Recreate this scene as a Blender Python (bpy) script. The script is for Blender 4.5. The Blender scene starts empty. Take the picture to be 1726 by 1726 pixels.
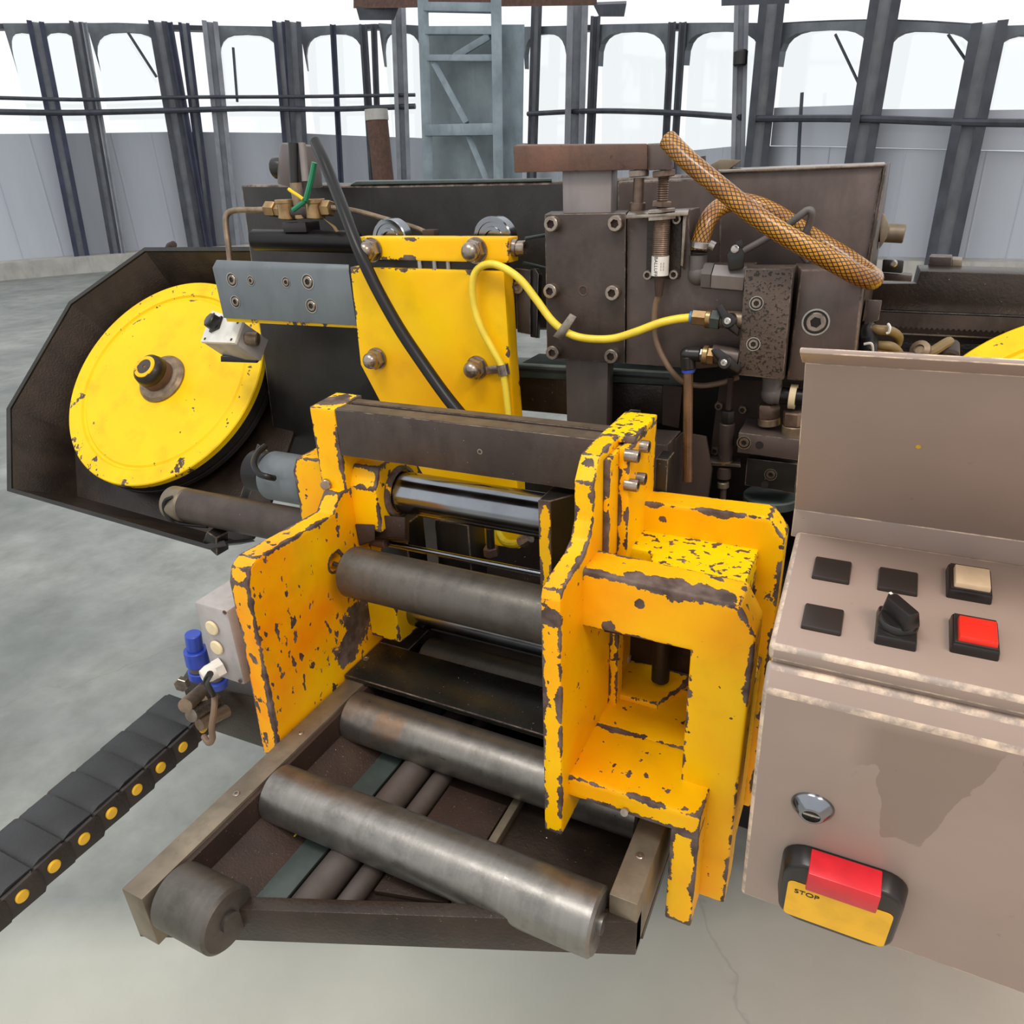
import bpy, bmesh, math, random
from mathutils import Vector, Matrix
random.seed(7)
scene = bpy.context.scene
COL = scene.collection
PI = math.pi

def lin(r, g, b):
    f = lambda c: (c/12.92 if c <= 0.04045 else ((c+0.055)/1.055)**2.4)
    return (f(r/255), f(g/255), f(b/255), 1.0)

# ------------------------------------------------------------------ camera
cam_data = bpy.data.cameras.new('camera')
cam_data.sensor_width = 36.0
cam_data.lens = 25.4676
cam_data.clip_start = 0.02
cam = bpy.data.objects.new('camera', cam_data)
COL.objects.link(cam)
R = Vector((0.89835287, 0.43735542, -0.04101656)); U = Vector((-0.15056146, 0.39428291, 0.90657169)); W = Vector((-0.41266617, 0.80824577, -0.42005405))
cam.matrix_world = Matrix(((R.x, U.x, -W.x, 0), (R.y, U.y, -W.y, 0), (R.z, U.z, -W.z, 1.55), (0, 0, 0, 1)))
scene.camera = cam

# ------------------------------------------------------------------ light
world = bpy.data.worlds.new('overcast_sky')
scene.world = world
world.use_nodes = True
wt = world.node_tree
wt.nodes['Background'].inputs['Color'].default_value = (0.97, 0.985, 1.0, 1)
wt.nodes['Background'].inputs['Strength'].default_value = 1.05

def area(name, loc, target, size, power, color):
    d = bpy.data.lights.new(name, 'AREA')
    d.shape = 'RECTANGLE'; d.size, d.size_y = size; d.energy = power; d.color = color
    o = bpy.data.objects.new(name, d); COL.objects.link(o)
    o.location = loc
    o.rotation_euler = (Vector(target)-Vector(loc)).to_track_quat('-Z', 'Y').to_euler()
    return o
area('fill_light_overhead', (-0.8, -0.6, 4.2), (-0.5, 0.7, 1.1), (1.6, 0.5), 46, (1.0, 0.97, 0.92))  # added soft fill from above, no real fixture hangs here
area('warm_fill_right', (1.6, -0.7, 3.6), (0.0, 0.7, 1.1), (1.2, 0.5), 40, (1.0, 0.80, 0.66))  # added warm fill for the right side, its source is unseen

scene.view_settings.view_transform = 'Standard'
scene.view_settings.look = 'None'
scene.view_settings.gamma = 1.0
scene.view_settings.exposure = 0.0
scene.view_settings.use_curve_mapping = False

# ------------------------------------------------------------------ materials
class NT:
    def __init__(s, name):
        s.m = bpy.data.materials.new(name); s.m.use_nodes = True
        s.t = s.m.node_tree; s.b = s.t.nodes['Principled BSDF']
    def n(s, typ, **kw):
        x = s.t.nodes.new(typ)
        for k, v in kw.items():
            if k.startswith('_'): setattr(x, k[1:], v)
            else:
                key = int(k[1:]) if k[0] == 'i' and k[1:].isdigit() else k.replace('__', ' ')
                if isinstance(v, bpy.types.NodeSocket): s.t.links.new(v, x.inputs[key])
                else: x.inputs[key].default_value = v
        return x
    def link(s, a, key): s.t.links.new(a, s.b.inputs[key])
    def obj(s): return s.n('ShaderNodeTexCoord').outputs['Object']
    def uv(s): return s.n('ShaderNodeTexCoord').outputs['UV']
    def noise(s, vec, scale, detail=4, rough=0.55):
        return s.n('ShaderNodeTexNoise', Vector=vec, Scale=scale, Detail=detail, Roughness=rough).outputs['Fac']
    def ramp(s, fac, a, b):
        return s.n('ShaderNodeMapRange', Value=fac, i1=a, i2=b).outputs['Result']
    def mix(s, fac, a, b):
        x = s.t.nodes.new('ShaderNodeMix'); x.data_type = 'RGBA'
        for i, v in ((0, fac), (6, a), (7, b)):
            if isinstance(v, bpy.types.NodeSocket): s.t.links.new(v, x.inputs[i])
            else: x.inputs[i].default_value = v
        return x.outputs[2]
    def math(s, op, a, b=0.0, clamp=False):
        x = s.n('ShaderNodeMath', _operation=op, i0=a, i1=b); x.use_clamp = clamp
        return x.outputs[0]
    def bump(s, h, strength=0.2, dist=0.002):
        s.link(s.n('ShaderNodeBump', Height=h, Strength=strength, Distance=dist).outputs[0], 'Normal')
    def set(s, **kw):
        for k, v in kw.items(): s.b.inputs[k.replace('__', ' ')].default_value = v

def metal(name, c1, c2, rough=0.5, metallic=0.4, scale=18, bump=0.15, spots=None, worn=None, stain=0.5):
    t = NT(name); v = t.obj()
    f = t.ramp(t.noise(v, scale, 6), 0.35, 0.68)
    c = t.mix(f, c1, c2)
    dark = tuple(x*0.45 for x in c1[:3])+(1,)
    st = t.n('ShaderNodeMapping', Vector=v, Scale=(1.0, 1.0, 0.35)).outputs[0]
    c = t.mix(t.math('MULTIPLY', t.ramp(t.noise(st, scale*2.2, 7, 0.68), 0.5, 0.72), stain), c, dark)
    if spots:
        sp = t.ramp(t.noise(v, spots[1], 3), spots[2], spots[2]+0.03)
        c = t.mix(sp, c, spots[0])
    if worn:
        fl = t.ramp(t.noise(v, 420, 1), 0.79, 0.83)
        c = t.mix(t.math('MULTIPLY', fl, 0.7), c, lin(196, 184, 170))
    t.link(c, 'Base Color')
    r = t.n('ShaderNodeMapRange', Value=t.noise(v, scale*2.3, 4), i3=rough-0.13, i4=rough+0.14).outputs[0]
    t.link(r, 'Roughness'); t.set(Metallic=metallic)
    if bump: t.bump(t.noise(v, scale*14, 3), bump, 0.001)
    return t.m

def plain(name, c, rough=0.5, metallic=0.0, **kw):
    t = NT(name); v = t.obj()
    d = tuple(x*0.78 for x in c[:3])+(1,)
    t.link(t.mix(t.ramp(t.noise(v, 40, 5), 0.4, 0.75), c, d), 'Base Color')
    t.set(Roughness=rough, Metallic=metallic, **kw)
    return t.m

def chipped(name, spot_thr=0.70, edge=0.8, patch=None, spots_scale=85, orange=0.5, stretch=1.0):
    """yellow machine paint: knocked off along edges, pitted on the faces, bare steel below"""
    t = NT(name); v = t.obj()
    big = t.ramp(t.noise(v, 7, 4), 0.35, 0.7)
    y = t.mix(big, lin(246, 204-int(14*orange), 0), lin(243, 198-int(62*orange), 0))  # orange shift puts warm light into the paint colour, strongest on the jaw
    y = t.mix(t.math('MULTIPLY', t.ramp(t.noise(v, 16, 6), 0.52, 0.8), 0.4), y, lin(180, 136, 14))
    n1 = t.noise(v, 120, 6, 0.66); n2 = t.noise(v, 24, 3)
    ed = t.n('ShaderNodeAttribute', _attribute_name='edge_distance').outputs['Fac']
    e = t.math('MULTIPLY', t.ramp(ed, 0.0085, 0.0006), edge)
    em = t.math('ADD', e, t.math('ADD', t.math('MULTIPLY', t.math('SUBTRACT', n1, 0.5), 1.0), t.math('MULTIPLY', t.math('SUBTRACT', n2, 0.5), 1.9)))
    em = t.math('MULTIPLY', t.ramp(em, 0.46, 0.50), t.ramp(e, 0.02, 0.06))
    sv = t.n('ShaderNodeMapping', Vector=v, Scale=(1.0, 1.0, stretch)).outputs[0]
    s1 = t.math('ADD', t.noise(sv, spots_scale, 3, 0.5), t.math('MULTIPLY', t.math('SUBTRACT', t.noise(v, 11, 3), 0.5), 0.30))
    s1 = t.ramp(s1, spot_thr, spot_thr+0.02)
    m = t.math('MAXIMUM', em, s1)
    if patch:
        for (p, r) in patch:
            dd = t.n('ShaderNodeVectorMath', _operation='DISTANCE', i0=v, i1=p).outputs['Value']
            dd = t.math('ADD', dd, t.math('MULTIPLY', t.math('SUBTRACT', t.noise(v, 60, 5, 0.65), 0.5), r*1.7))
            m = t.math('MAXIMUM', m, t.ramp(dd, r, r*0.93))
    m = t.ramp(m, 0.45, 0.55)
    bare = t.mix(t.ramp(t.noise(v, 50, 4), 0.4, 0.7), lin(74, 60, 54), lin(116, 100, 92))
    t.link(t.mix(m, y, bare), 'Base Color')
    t.link(t.n('ShaderNodeMapRange', Value=m, i3=0.42, i4=0.6).outputs[0], 'Roughness'); t.b.inputs['Specular IOR Level'].default_value = 0.3
    t.bump(t.math('SUBTRACT', t.math('MULTIPLY', t.noise(v, 130, 3), 0.3), m), 0.4, 0.0012)
    return t.m

def roller_steel(name, c1, c2, rough=0.36, rust=False, metallic=0.85):
    t = NT(name); v = t.obj()
    st = t.n('ShaderNodeMapping', Vector=v, Scale=(160, 6, 6)).outputs[0]
    ring = t.noise(st, 1.0, 3)
    c = t.mix(t.math('MULTIPLY', t.ramp(ring, 0.45, 0.8), 0.35), c1, c2)
    c = t.mix(t.math('MULTIPLY', t.ramp(t.noise(v, 26, 7, 0.7), 0.46, 0.74), 0.7), c, tuple(x*0.4 for x in c1[:3])+(1,))
    if rust:
        dd = t.n('ShaderNodeVectorMath', _operation='DISTANCE', i0=v, i1=rust).outputs['Value']
        dd = t.math('ADD', dd, t.math('MULTIPLY', t.math('SUBTRACT', t.noise(v, 70, 4), 0.5), 0.05))
        c = t.mix(t.math('MULTIPLY', t.ramp(dd, 0.028, 0.012), 0.5), c, lin(140, 104, 70))
    t.link(c, 'Base Color')
    sp = t.ramp(t.noise(t.n('ShaderNodeMapping', Vector=v, Scale=(90, 220, 220)).outputs[0], 1.0, 2), 0.66, 0.74)
    t.link(t.n('ShaderNodeMapRange', Value=t.math('SUBTRACT', t.noise(v, 45, 4), t.math('MULTIPLY', sp, 0.4)), i1=0.0, i2=1.0, i3=rough-0.14, i4=rough+0.2).outputs[0], 'Roughness')
    t.set(Metallic=metallic)
    t.bump(t.math('ADD', t.math('MULTIPLY', ring, 0.4), t.noise(v, 260, 3)), 0.16, 0.0006)
    return t.m

def speckled(name, base, base2, dots, thr, rough=0.6, metallic=0.2, scale=240):
    t = NT(name); v = t.obj()
    c = t.mix(t.ramp(t.noise(v, 14, 5), 0.35, 0.7), base, base2)
    sp = t.ramp(t.math('ADD', t.noise(v, scale, 2), t.math('MULTIPLY', t.noise(v, 20, 3), 0.15)), thr, thr+0.04)
    t.link(t.mix(sp, c, dots), 'Base Color'); t.set(Roughness=rough, Metallic=metallic)
    t.bump(t.noise(v, scale, 2), 0.5, 0.001)
    return t.m

def console_paint():
    t = NT('console_paint'); v = t.obj()
    c = t.mix(t.ramp(t.noise(v, 5, 4), 0.35, 0.7), lin(162, 142, 131), lin(148, 130, 118))  # pinkish base tone carries the warm light of the right side
    # dried fluid runs on the door: broad tongues with a hard rim
    xyz = t.n('ShaderNodeSeparateXYZ', Vector=v)
    col = t.n('ShaderNodeCombineXYZ', X=xyz.outputs[0]).outputs[0]
    reach = t.math('MULTIPLY', t.ramp(t.noise(t.n('ShaderNodeMapping', Vector=col, Location=(0.31, 0, 0), Scale=(17, 1, 1)).outputs[0], 1.0, 2, 0.4), 0.40, 0.62), 0.115)
    wob = t.math('MULTIPLY', t.math('SUBTRACT', t.noise(v, 34, 4), 0.5), 0.05)
    h = t.math('SUBTRACT', t.math('ADD', xyz.outputs[2], wob), t.math('SUBTRACT', 1.212, reach))
    run = t.math('MULTIPLY', t.ramp(h, 0.0, 0.002), t.math('MULTIPLY', t.ramp(xyz.outputs[2], 1.216, 1.206), t.math('MULTIPLY', t.ramp(xyz.outputs[0], 0.028, 0.045), t.ramp(xyz.outputs[1], 0.475, 0.472))))
    c = t.mix(t.math('MULTIPLY', run, 0.55), c, lin(122, 104, 90))
    c = t.mix(t.math('MULTIPLY', t.ramp(t.noise(v, 75, 3), 0.70, 0.76), 0.35), c, lin(104, 92, 82))
    t.link(c, 'Base Color'); t.set(Roughness=0.42)
    t.bump(t.noise(v, 300, 2), 0.12, 0.0006)
    return t.m

def worn_edge(name, a, b, rough=0.45, metallic=0.4):
    t = NT(name); v = t.obj()
    t.link(t.mix(t.ramp(t.noise(v, 45, 6, 0.7), 0.42, 0.62), a, b), 'Base Color'); t.set(Roughness=rough, Metallic=metallic)
    return t.m

def concrete(name):
    t = NT(name); v = t.obj()
    a = t.ramp(t.noise(v, 0.9, 6, 0.62), 0.35, 0.68)
    b = t.ramp(t.noise(v, 4.5, 7, 0.65), 0.36, 0.7)
    c = t.mix(a, lin(116, 122, 119), lin(166, 167, 160))
    c = t.mix(t.math('MULTIPLY', b, 0.6), c, lin(94, 96, 88))
    warm = t.ramp(t.n('ShaderNodeSeparateXYZ', Vector=v).outputs[0], -0.4, 0.9)
    c = t.mix(t.math('MULTIPLY', warm, t.math('MULTIPLY', t.ramp(t.noise(v, 1.7, 4), 0.3, 0.6), 0.5)), c, lin(184, 158, 138))
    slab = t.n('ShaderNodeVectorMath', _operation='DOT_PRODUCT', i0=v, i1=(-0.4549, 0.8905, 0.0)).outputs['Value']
    slab = t.math('MULTIPLY', t.ramp(t.math('ADD', slab, t.math('MULTIPLY', t.math('SUBTRACT', t.noise(v, 2.2, 5), 0.5), 0.12)), 1.24, 1.08), 0.62)   # floor painted paler in front of the machine, offsetting its shade
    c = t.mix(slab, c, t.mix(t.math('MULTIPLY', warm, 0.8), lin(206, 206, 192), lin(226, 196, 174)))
    crack = t.n('ShaderNodeTexVoronoi', _feature='DISTANCE_TO_EDGE', Vector=t.n('ShaderNodeVectorMath', _operation='ADD', i0=v, i1=t.n('ShaderNodeVectorMath', _operation='SCALE', i0=t.n('ShaderNodeTexNoise', Vector=v, Scale=3.0, Detail=5.0).outputs['Color'], Scale=0.5).outputs[0]).outputs[0], Scale=0.55).outputs['Distance']
    c = t.mix(t.math('MULTIPLY', t.ramp(crack, 0.004, 0.0), 0.22), c, lin(96, 92, 84))
    t.link(c, 'Base Color')
    t.link(t.n('ShaderNodeMapRange', Value=t.noise(v, 3, 5), i3=0.3, i4=0.62).outputs[0], 'Roughness')
    t.bump(t.noise(v, 90, 4), 0.12, 0.002)
    return t.m

def braided_hose(name):
    t = NT(name); s = t.n('ShaderNodeSeparateXYZ', Vector=t.uv())
    u = t.math('MULTIPLY', s.outputs[0], 13.0); w = t.math('MULTIPLY', s.outputs[1], 135.0)
    a = t.math('ABSOLUTE', t.math('SINE', t.math('MULTIPLY', t.math('ADD', u, w), PI)))
    b = t.math('ABSOLUTE', t.math('SINE', t.math('MULTIPLY', t.math('SUBTRACT', u, w), PI)))
    line = t.ramp(t.math('MINIMUM', a, b), 0.46, 0.32)
    c = t.mix(t.ramp(t.noise(t.obj(), 30, 3), 0.35, 0.7), lin(196, 138, 40), lin(146, 92, 28))
    t.link(t.mix(line, c, lin(44, 27, 12)), 'Base Color')
    t.set(Roughness=0.3); t.b.inputs['Coat Weight'].default_value = 0.25; t.b.inputs['Coat Roughness'].default_value = 0.15
    return t.m

def pane_glass():
    t = NT('pane_glass')
    tr = t.n('ShaderNodeBsdfTransparent', Color=(0.97, 0.985, 0.985, 1)); gl = t.n('ShaderNodeBsdfGlossy', Roughness=0.05)
    mx = t.n('ShaderNodeMixShader', i0=0.05, i1=tr.outputs[0], i2=gl.outputs[0])
    t.t.links.new(mx.outputs[0], t.t.nodes['Material Output'].inputs['Surface'])
    return t.m

def sheet_wall():
    t = NT('wall_sheet'); v = t.obj()
    c = t.mix(t.ramp(t.noise(t.n('ShaderNodeMapping', Vector=v, Scale=(1.5, 1.5, 0.2)).outputs[0], 1.2, 4), 0.25, 0.8), lin(202, 207, 215), lin(188, 193, 202))
    t.link(c, 'Base Color'); t.set(Roughness=0.55)
    return t.m

M = dict(
    worn_edge=worn_edge('worn_edge', lin(66, 58, 54), lin(138, 122, 110)),
    console_edge=worn_edge('console_edge', lin(158, 144, 134), lin(228, 204, 178), 0.5, 0.0),
    jaw_yellow=chipped('jaw_yellow', 0.615, 0.80, patch=[((-0.588, 0.668, 0.998), 0.034), ((-0.588, 0.635, 0.968), 0.028)], orange=1.0, stretch=0.6),
    frame_yellow=chipped('frame_yellow', 0.685, 0.63, orange=0.55, patch=[((-0.165, 0.566, 1.212), 0.011), ((-0.145, 0.566, 1.212), 0.014), ((-0.125, 0.566, 1.211), 0.016), ((-0.103, 0.566, 1.210), 0.015), ((-0.085, 0.566, 1.209), 0.012), ((-0.1573, 0.5580, 1.1877), 0.0055), ((-0.1866, 0.5580, 1.1547), 0.007), ((-0.1125, 0.5580, 1.2069), 0.007), ((-0.223, 0.50, 1.19), 0.012), ((-0.223, 0.605, 1.30), 0.010), ((-0.61, 0.71, 1.298), 0.022)]),
    block_yellow=chipped('block_yellow', 0.575, 0.5, spots_scale=115, orange=0.0),
    guide_yellow=chipped('guide_yellow', 0.80, 0.30, orange=0.35),
    wheel_yellow=chipped('wheel_yellow', 0.74, 0.20, orange=0.1),
    dull_yellow=plain('dull_yellow', lin(214, 186, 20), 0.5),
    dark_steel=metal('dark_steel', lin(62, 53, 49), lin(82, 70, 64), 0.42, 0.35, 14, 0.25, worn=lin(140, 124, 112)),
    bracket_steel=metal('bracket_steel', lin(80, 69, 65), lin(100, 87, 82), 0.42, 0.3, 9, 0.2, spots=(lin(112, 92, 84), 30, 0.72), worn=lin(150, 132, 120)),
    black_steel=metal('black_steel', lin(30, 28, 26), lin(44, 41, 38), 0.42, 0.3, 12, 0.25, worn=lin(96, 92, 86)),
    oily_black=speckled('oily_black', lin(38, 30, 25), lin(62, 50, 41), lin(120, 108, 96), 0.82, 0.36, 0.3),
    chips_brown=speckled('chips_brown', lin(44, 31, 25), lin(64, 47, 38), lin(130, 112, 96), 0.775, 0.6, 0.1, 380),
    pitted=speckled('pitted_steel', lin(100, 87, 78), lin(84, 72, 65), lin(48, 41, 36), 0.635, 0.5, 0.4, 330),
    rust=metal('rust', lin(112, 80, 66), lin(84, 66, 58), 0.72, 0.15, 16, 0.4, spots=(lin(66, 50, 44), 60, 0.64), stain=0.8),
    rust_and_shade=metal('rust_and_shade', lin(66, 48, 39), lin(48, 37, 31), 0.75, 0.1, 14, 0.3),
    grey_paint=metal('grey_paint', lin(104, 112, 116), lin(92, 99, 104), 0.42, 0.1, 9, 0.08),
    bar_grey=metal('bar_grey', lin(138, 132, 130), lin(120, 112, 110), 0.5, 0.4, 8, 0.1),
    bar_dark=metal('bar_dark', lin(100, 92, 88), lin(84, 76, 72), 0.5, 0.4, 10, 0.1),
    groove_top=metal('groove_top', lin(104, 90, 74), lin(80, 68, 56), 0.5, 0.3, 30, 0.1),
    bright_steel=metal('bright_steel', lin(190, 186, 180), lin(160, 154, 148), 0.28, 0.9, 40, 0.05),
    bolt_steel=metal('bolt_steel', lin(168, 156, 144), lin(128, 114, 104), 0.28, 0.85, 60, 0.08),
    thread_steel=metal('thread_steel', lin(128, 108, 94), lin(96, 80, 70), 0.42, 0.6, 60, 0.1),
    chrome=metal('chrome', lin(148, 152, 158), lin(128, 131, 136), 0.16, 1.0, 10, 0.0, stain=0.25),
    roller=roller_steel('roller', lin(134, 131, 126), lin(160, 156, 150)),
    roller_rust=roller_steel('roller_rust', lin(128, 124, 118), lin(152, 148, 142), 0.38, rust=(-0.475, 0.56, 0.93)),
    roller_grey=roller_steel('roller_grey', lin(96, 92, 86), lin(112, 108, 102), 0.42, metallic=0.7),
    rail_steel=metal('rail_steel', lin(138, 126, 108), lin(112, 102, 88), 0.45, 0.6, 20, 0.1),
    plate_black=metal('plate_black', lin(52, 52, 48), lin(38, 38, 35), 0.28, 0.5, 16, 0.15, spots=(lin(120, 120, 112), 48, 0.74)),
    brass=metal('brass', lin(176, 146, 104), lin(140, 112, 78), 0.32, 0.85, 40, 0.05),
    tube_steel=metal('tube_steel', lin(150, 130, 108), lin(110, 96, 80), 0.42, 0.6, 50, 0.08),
    amber_tube=metal('amber_tube', lin(104, 70, 34), lin(76, 50, 26), 0.3, 0.1, 40, 0.0),
    black_rubber=plain('black_rubber', lin(24, 22, 22), 0.34, **{'Specular IOR Level': 0.3}),
    black_plastic=plain('black_plastic', lin(30, 27, 26), 0.32),
    dark_cover=plain('dark_cover', lin(46, 38, 34), 0.4),
    grey_plastic=plain('grey_plastic', lin(94, 88, 86), 0.5),
    box_grey=metal('box_grey', lin(178, 172, 172), lin(150, 146, 142), 0.5, 0.1, 16, 0.05),
    cream=plain('cream', lin(226, 208, 168), 0.45),
    white_plastic=plain('white_plastic', lin(222, 218, 208), 0.45),
    chain_black=speckled('chain_black', lin(30, 31, 32), lin(42, 43, 45), lin(150, 150, 145), 0.86, 0.5, 0.0, 200),
    chain_side=speckled('chain_side', lin(34, 28, 25), lin(50, 42, 38), lin(120, 110, 100), 0.84, 0.5, 0.0, 200),
    pin_yellow=plain('pin_yellow', lin(228, 178, 40), 0.4),
    blue_plastic=plain('blue_plastic', lin(48, 74, 176), 0.35),
    blue_ring=plain('blue_ring', lin(70, 120, 160), 0.4),
    teal_paint=metal('teal_paint', lin(70, 80, 76), lin(52, 62, 60), 0.5, 0.1, 20, 0.1),
    teal_light=metal('teal_light', lin(170, 178, 166), lin(142, 152, 142), 0.5, 0.1, 20, 0.1),
    yellow_hose=plain('yellow_hose', lin(236, 208, 62), 0.32),
    green_tie=plain('green_tie', lin(24, 122, 84), 0.4),
    tan_wire=plain('tan_wire', lin(122, 100, 80), 0.5),
    olive_hose=plain('olive_hose', lin(126, 104, 62), 0.45),
    red_button=plain('red_button', lin(240, 46, 30), 0.35),
    red_dark=plain('red_dark', lin(214, 36, 48), 0.35),
    lens_cream=plain('lens_cream', lin(216, 190, 156), 0.25),
    label_yellow=plain('label_yellow', lin(246, 186, 20), 0.4),
    label_white=plain('label_white', lin(226, 222, 214), 0.45),
    ink=plain('ink', lin(28, 24, 22), 0.6),
    hose_amber=braided_hose('hose_amber'),
    console=console_paint(),
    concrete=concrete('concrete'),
    glass=pane_glass(),
    wall=sheet_wall(),
    column=metal('column_paint', lin(58, 62, 70), lin(78, 82, 90), 0.5, 0.2, 3, 0.0),
    column_blue=metal('column_blue', lin(40, 46, 66), lin(58, 64, 86), 0.5, 0.2, 3, 0.0),
    column_grey=metal('column_grey', lin(150, 154, 160), lin(126, 130, 138), 0.55, 0.1, 3, 0.0),
    arch=metal('arch_paint', lin(122, 128, 134), lin(96, 102, 110), 0.55, 0.1, 3, 0.0),
    tower=metal('tower_paint', lin(150, 164, 170), lin(126, 140, 148), 0.55, 0.1, 3, 0.0),
    tower_sheet=metal('tower_sheet', lin(140, 152, 156), lin(118, 128, 132), 0.6, 0.1, 2, 0.0),
    kerb=metal('kerb_stone', lin(196, 192, 184), lin(176, 172, 164), 0.7, 0.0, 3, 0.0),
)

# ------------------------------------------------------------------ mesh helpers
def V(p): return Vector(p)

CHIPPED = {'jaw_yellow', 'frame_yellow', 'block_yellow', 'guide_yellow', 'wheel_yellow'}
EDGE = {'dark_steel': 'worn_edge', 'bracket_steel': 'worn_edge', 'black_steel': 'worn_edge', 'plate_black': 'worn_edge', 'pitted': 'worn_edge', 'console': 'console_edge'}

def store_edge_distance(bm, segs, step=0.007):
    """slice the faces into a grid and store, per vertex, how far the nearest outer edge is"""
    import numpy as np
    lay = bm.verts.layers.float.new('edge_distance')
    if len(bm.faces) < 400:
        for ax in range(3):
            cs = [v.co[ax] for v in bm.verts]; lo, hi = min(cs), max(cs); n = int((hi-lo)/step)
            for k in range(1, n+1):
                no = [0, 0, 0]; no[ax] = 1; co = [0, 0, 0]; co[ax] = lo+(hi-lo)*k/(n+1)
                bmesh.ops.bisect_plane(bm, geom=bm.verts[:]+bm.edges[:]+bm.faces[:], dist=1e-5, plane_co=co, plane_no=no)
    P = np.array([v.co[:] for v in bm.verts]); d = np.full(len(P), 1.0)
    for a, b in segs:
        a = np.array(a); ab = np.array(b)-a; L = ab@ab
        if L < 1e-12: continue
        tt = np.clip((P-a)@ab/L, 0, 1)
        d = np.minimum(d, np.linalg.norm(P-a-tt[:, None]*ab, axis=1))
    for v, q in zip(bm.verts, d): v[lay] = float(q)

def finish(name, bm, m, parent=None, bev=0.0, smooth=True, seg=2, ang=35):
    bmesh.ops.remove_doubles(bm, verts=bm.verts, dist=1e-6)
    bmesh.ops.recalc_face_normals(bm, faces=bm.faces)
    chip = isinstance(m, str) and m in CHIPPED
    if chip:
        bm.normal_update()
        segs = [(e.verts[0].co[:], e.verts[1].co[:]) for e in bm.edges if len(e.link_faces) == 2 and e.is_convex and e.calc_face_angle(0) > math.radians(20)]
    em = EDGE.get(m) if isinstance(m, str) else None
    if bev:
        es = [e for e in bm.edges if len(e.link_faces) == 2 and e.calc_face_angle(0) > math.radians(28)]
        if es: bmesh.ops.bevel(bm, geom=es, offset=bev, segments=seg, profile=0.5, affect='EDGES', clamp_overlap=True, material=1 if em else 0)
    if chip: store_edge_distance(bm, segs)
    if smooth:
        for f in bm.faces: f.smooth = True
        for e in bm.edges:
            if len(e.link_faces) != 2 or e.calc_face_angle(0) > math.radians(ang): e.smooth = False
    me = bpy.data.meshes.new(name); bm.to_mesh(me); bm.free()
    me.materials.append(M[m] if isinstance(m, str) else m)
    if bev and em: me.materials.append(M[em])
    o = bpy.data.objects.new(name, me); COL.objects.link(o)
    if parent is not None:
        o.parent = parent
        o.matrix_parent_inverse = Matrix.Translation(-parent.location)
    return o

def box(bm, lo, hi):
    (x0, y0, z0), (x1, y1, z1) = lo, hi
    vs = [bm.verts.new(c) for c in ((x0,y0,z0),(x1,y0,z0),(x1,y1,z0),(x0,y1,z0),(x0,y0,z1),(x1,y0,z1),(x1,y1,z1),(x0,y1,z1))]
    for q in ((0,3,2,1),(4,5,6,7),(0,1,5,4),(1,2,6,5),(2,3,7,6),(3,0,4,7)): bm.faces.new([vs[i] for i in q])
    return bm

def prism(bm, poly, axis, a, b, holes=()):
    """polygon given in the two axes other than AXIS (in xyz order), run from a to b; round HOLES are (u, v, r)"""
    i = 'xyz'.index(axis)
    def pt(u, v, w):
        c = [u, v]; c.insert(i, w); return c
    loops = [list(poly)] + [[(u+r*math.cos(2*PI*k/20), v+r*math.sin(2*PI*k/20)) for k in range(20)] for (u, v, r) in holes]
    rings = []
    for w in (a, b):
        rr = []
        for lp in loops: rr.append([bm.verts.new(pt(u, v, w)) for u, v in lp])
        rings.append(rr)
        if holes:
            es = []
            for lp in rr:
                for k in range(len(lp)): es.append(bm.edges.new((lp[k], lp[(k+1) % len(lp)])))
            bmesh.ops.triangle_fill(bm, edges=es, use_beauty=True)
        else: bm.faces.new(rr[0])
    for l0, l1 in zip(*rings):
        n = len(l0)
        for k in range(n): bm.faces.new((l0[k], l0[(k+1) % n], l1[(k+1) % n], l1[k]))
    return bm

def hull8(bm, front, back):
    """two quads (or n-gons) joined into a solid"""
    f = [bm.verts.new(p) for p in front]; b = [bm.verts.new(p) for p in back]
    bm.faces.new(f); bm.faces.new(b[::-1]); n = len(f)
    for k in range(n): bm.faces.new((f[k], b[k], b[(k+1) % n], f[(k+1) % n]))
    return bm

def frame_of(axis):
    w = V(axis).normalized(); u = w.orthogonal().normalized(); return u, w.cross(u), w

def lathe(bm, org, axis, prof, seg=24, poly=None):
    """PROF: (radius, height along axis) pairs; poly=6 gives hexagonal rings"""
    org = V(org); u, v, w = frame_of(axis); n = poly or seg; rings = []
    for r, h in prof:
        if r <= 1e-7: rings.append([bm.verts.new(org+w*h)])
        else: rings.append([bm.verts.new(org+w*h+(u*math.cos(2*PI*k/n)+v*math.sin(2*PI*k/n))*r) for k in range(n)])
    for a, b in zip(rings, rings[1:]):
        if len(a) == 1 and len(b) == 1: continue
        for k in range(n):
            if len(a) == 1: bm.faces.new((a[0], b[k], b[(k+1) % n]))
            elif len(b) == 1: bm.faces.new((a[k], b[0], a[(k+1) % n]))
            else: bm.faces.new((a[k], b[k], b[(k+1) % n], a[(k+1) % n]))
    for ring, rev in ((rings[0], False), (rings[-1], True)):
        if len(ring) > 1: bm.faces.new(ring[::-1] if not rev else ring)
    return bm

def rod(bm, a, b, r, seg=24, r2=None, poly=None, ch=0.0):
    a, b = V(a), V(b); L = (b-a).length; r2 = r if r2 is None else r2
    prof = [(r, 0), (r2, L)] if not ch else [(r-ch, 0), (r, ch), (r2, L-ch), (r2-ch, L)]
    return lathe(bm, a, b-a, prof, seg, poly)

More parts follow.
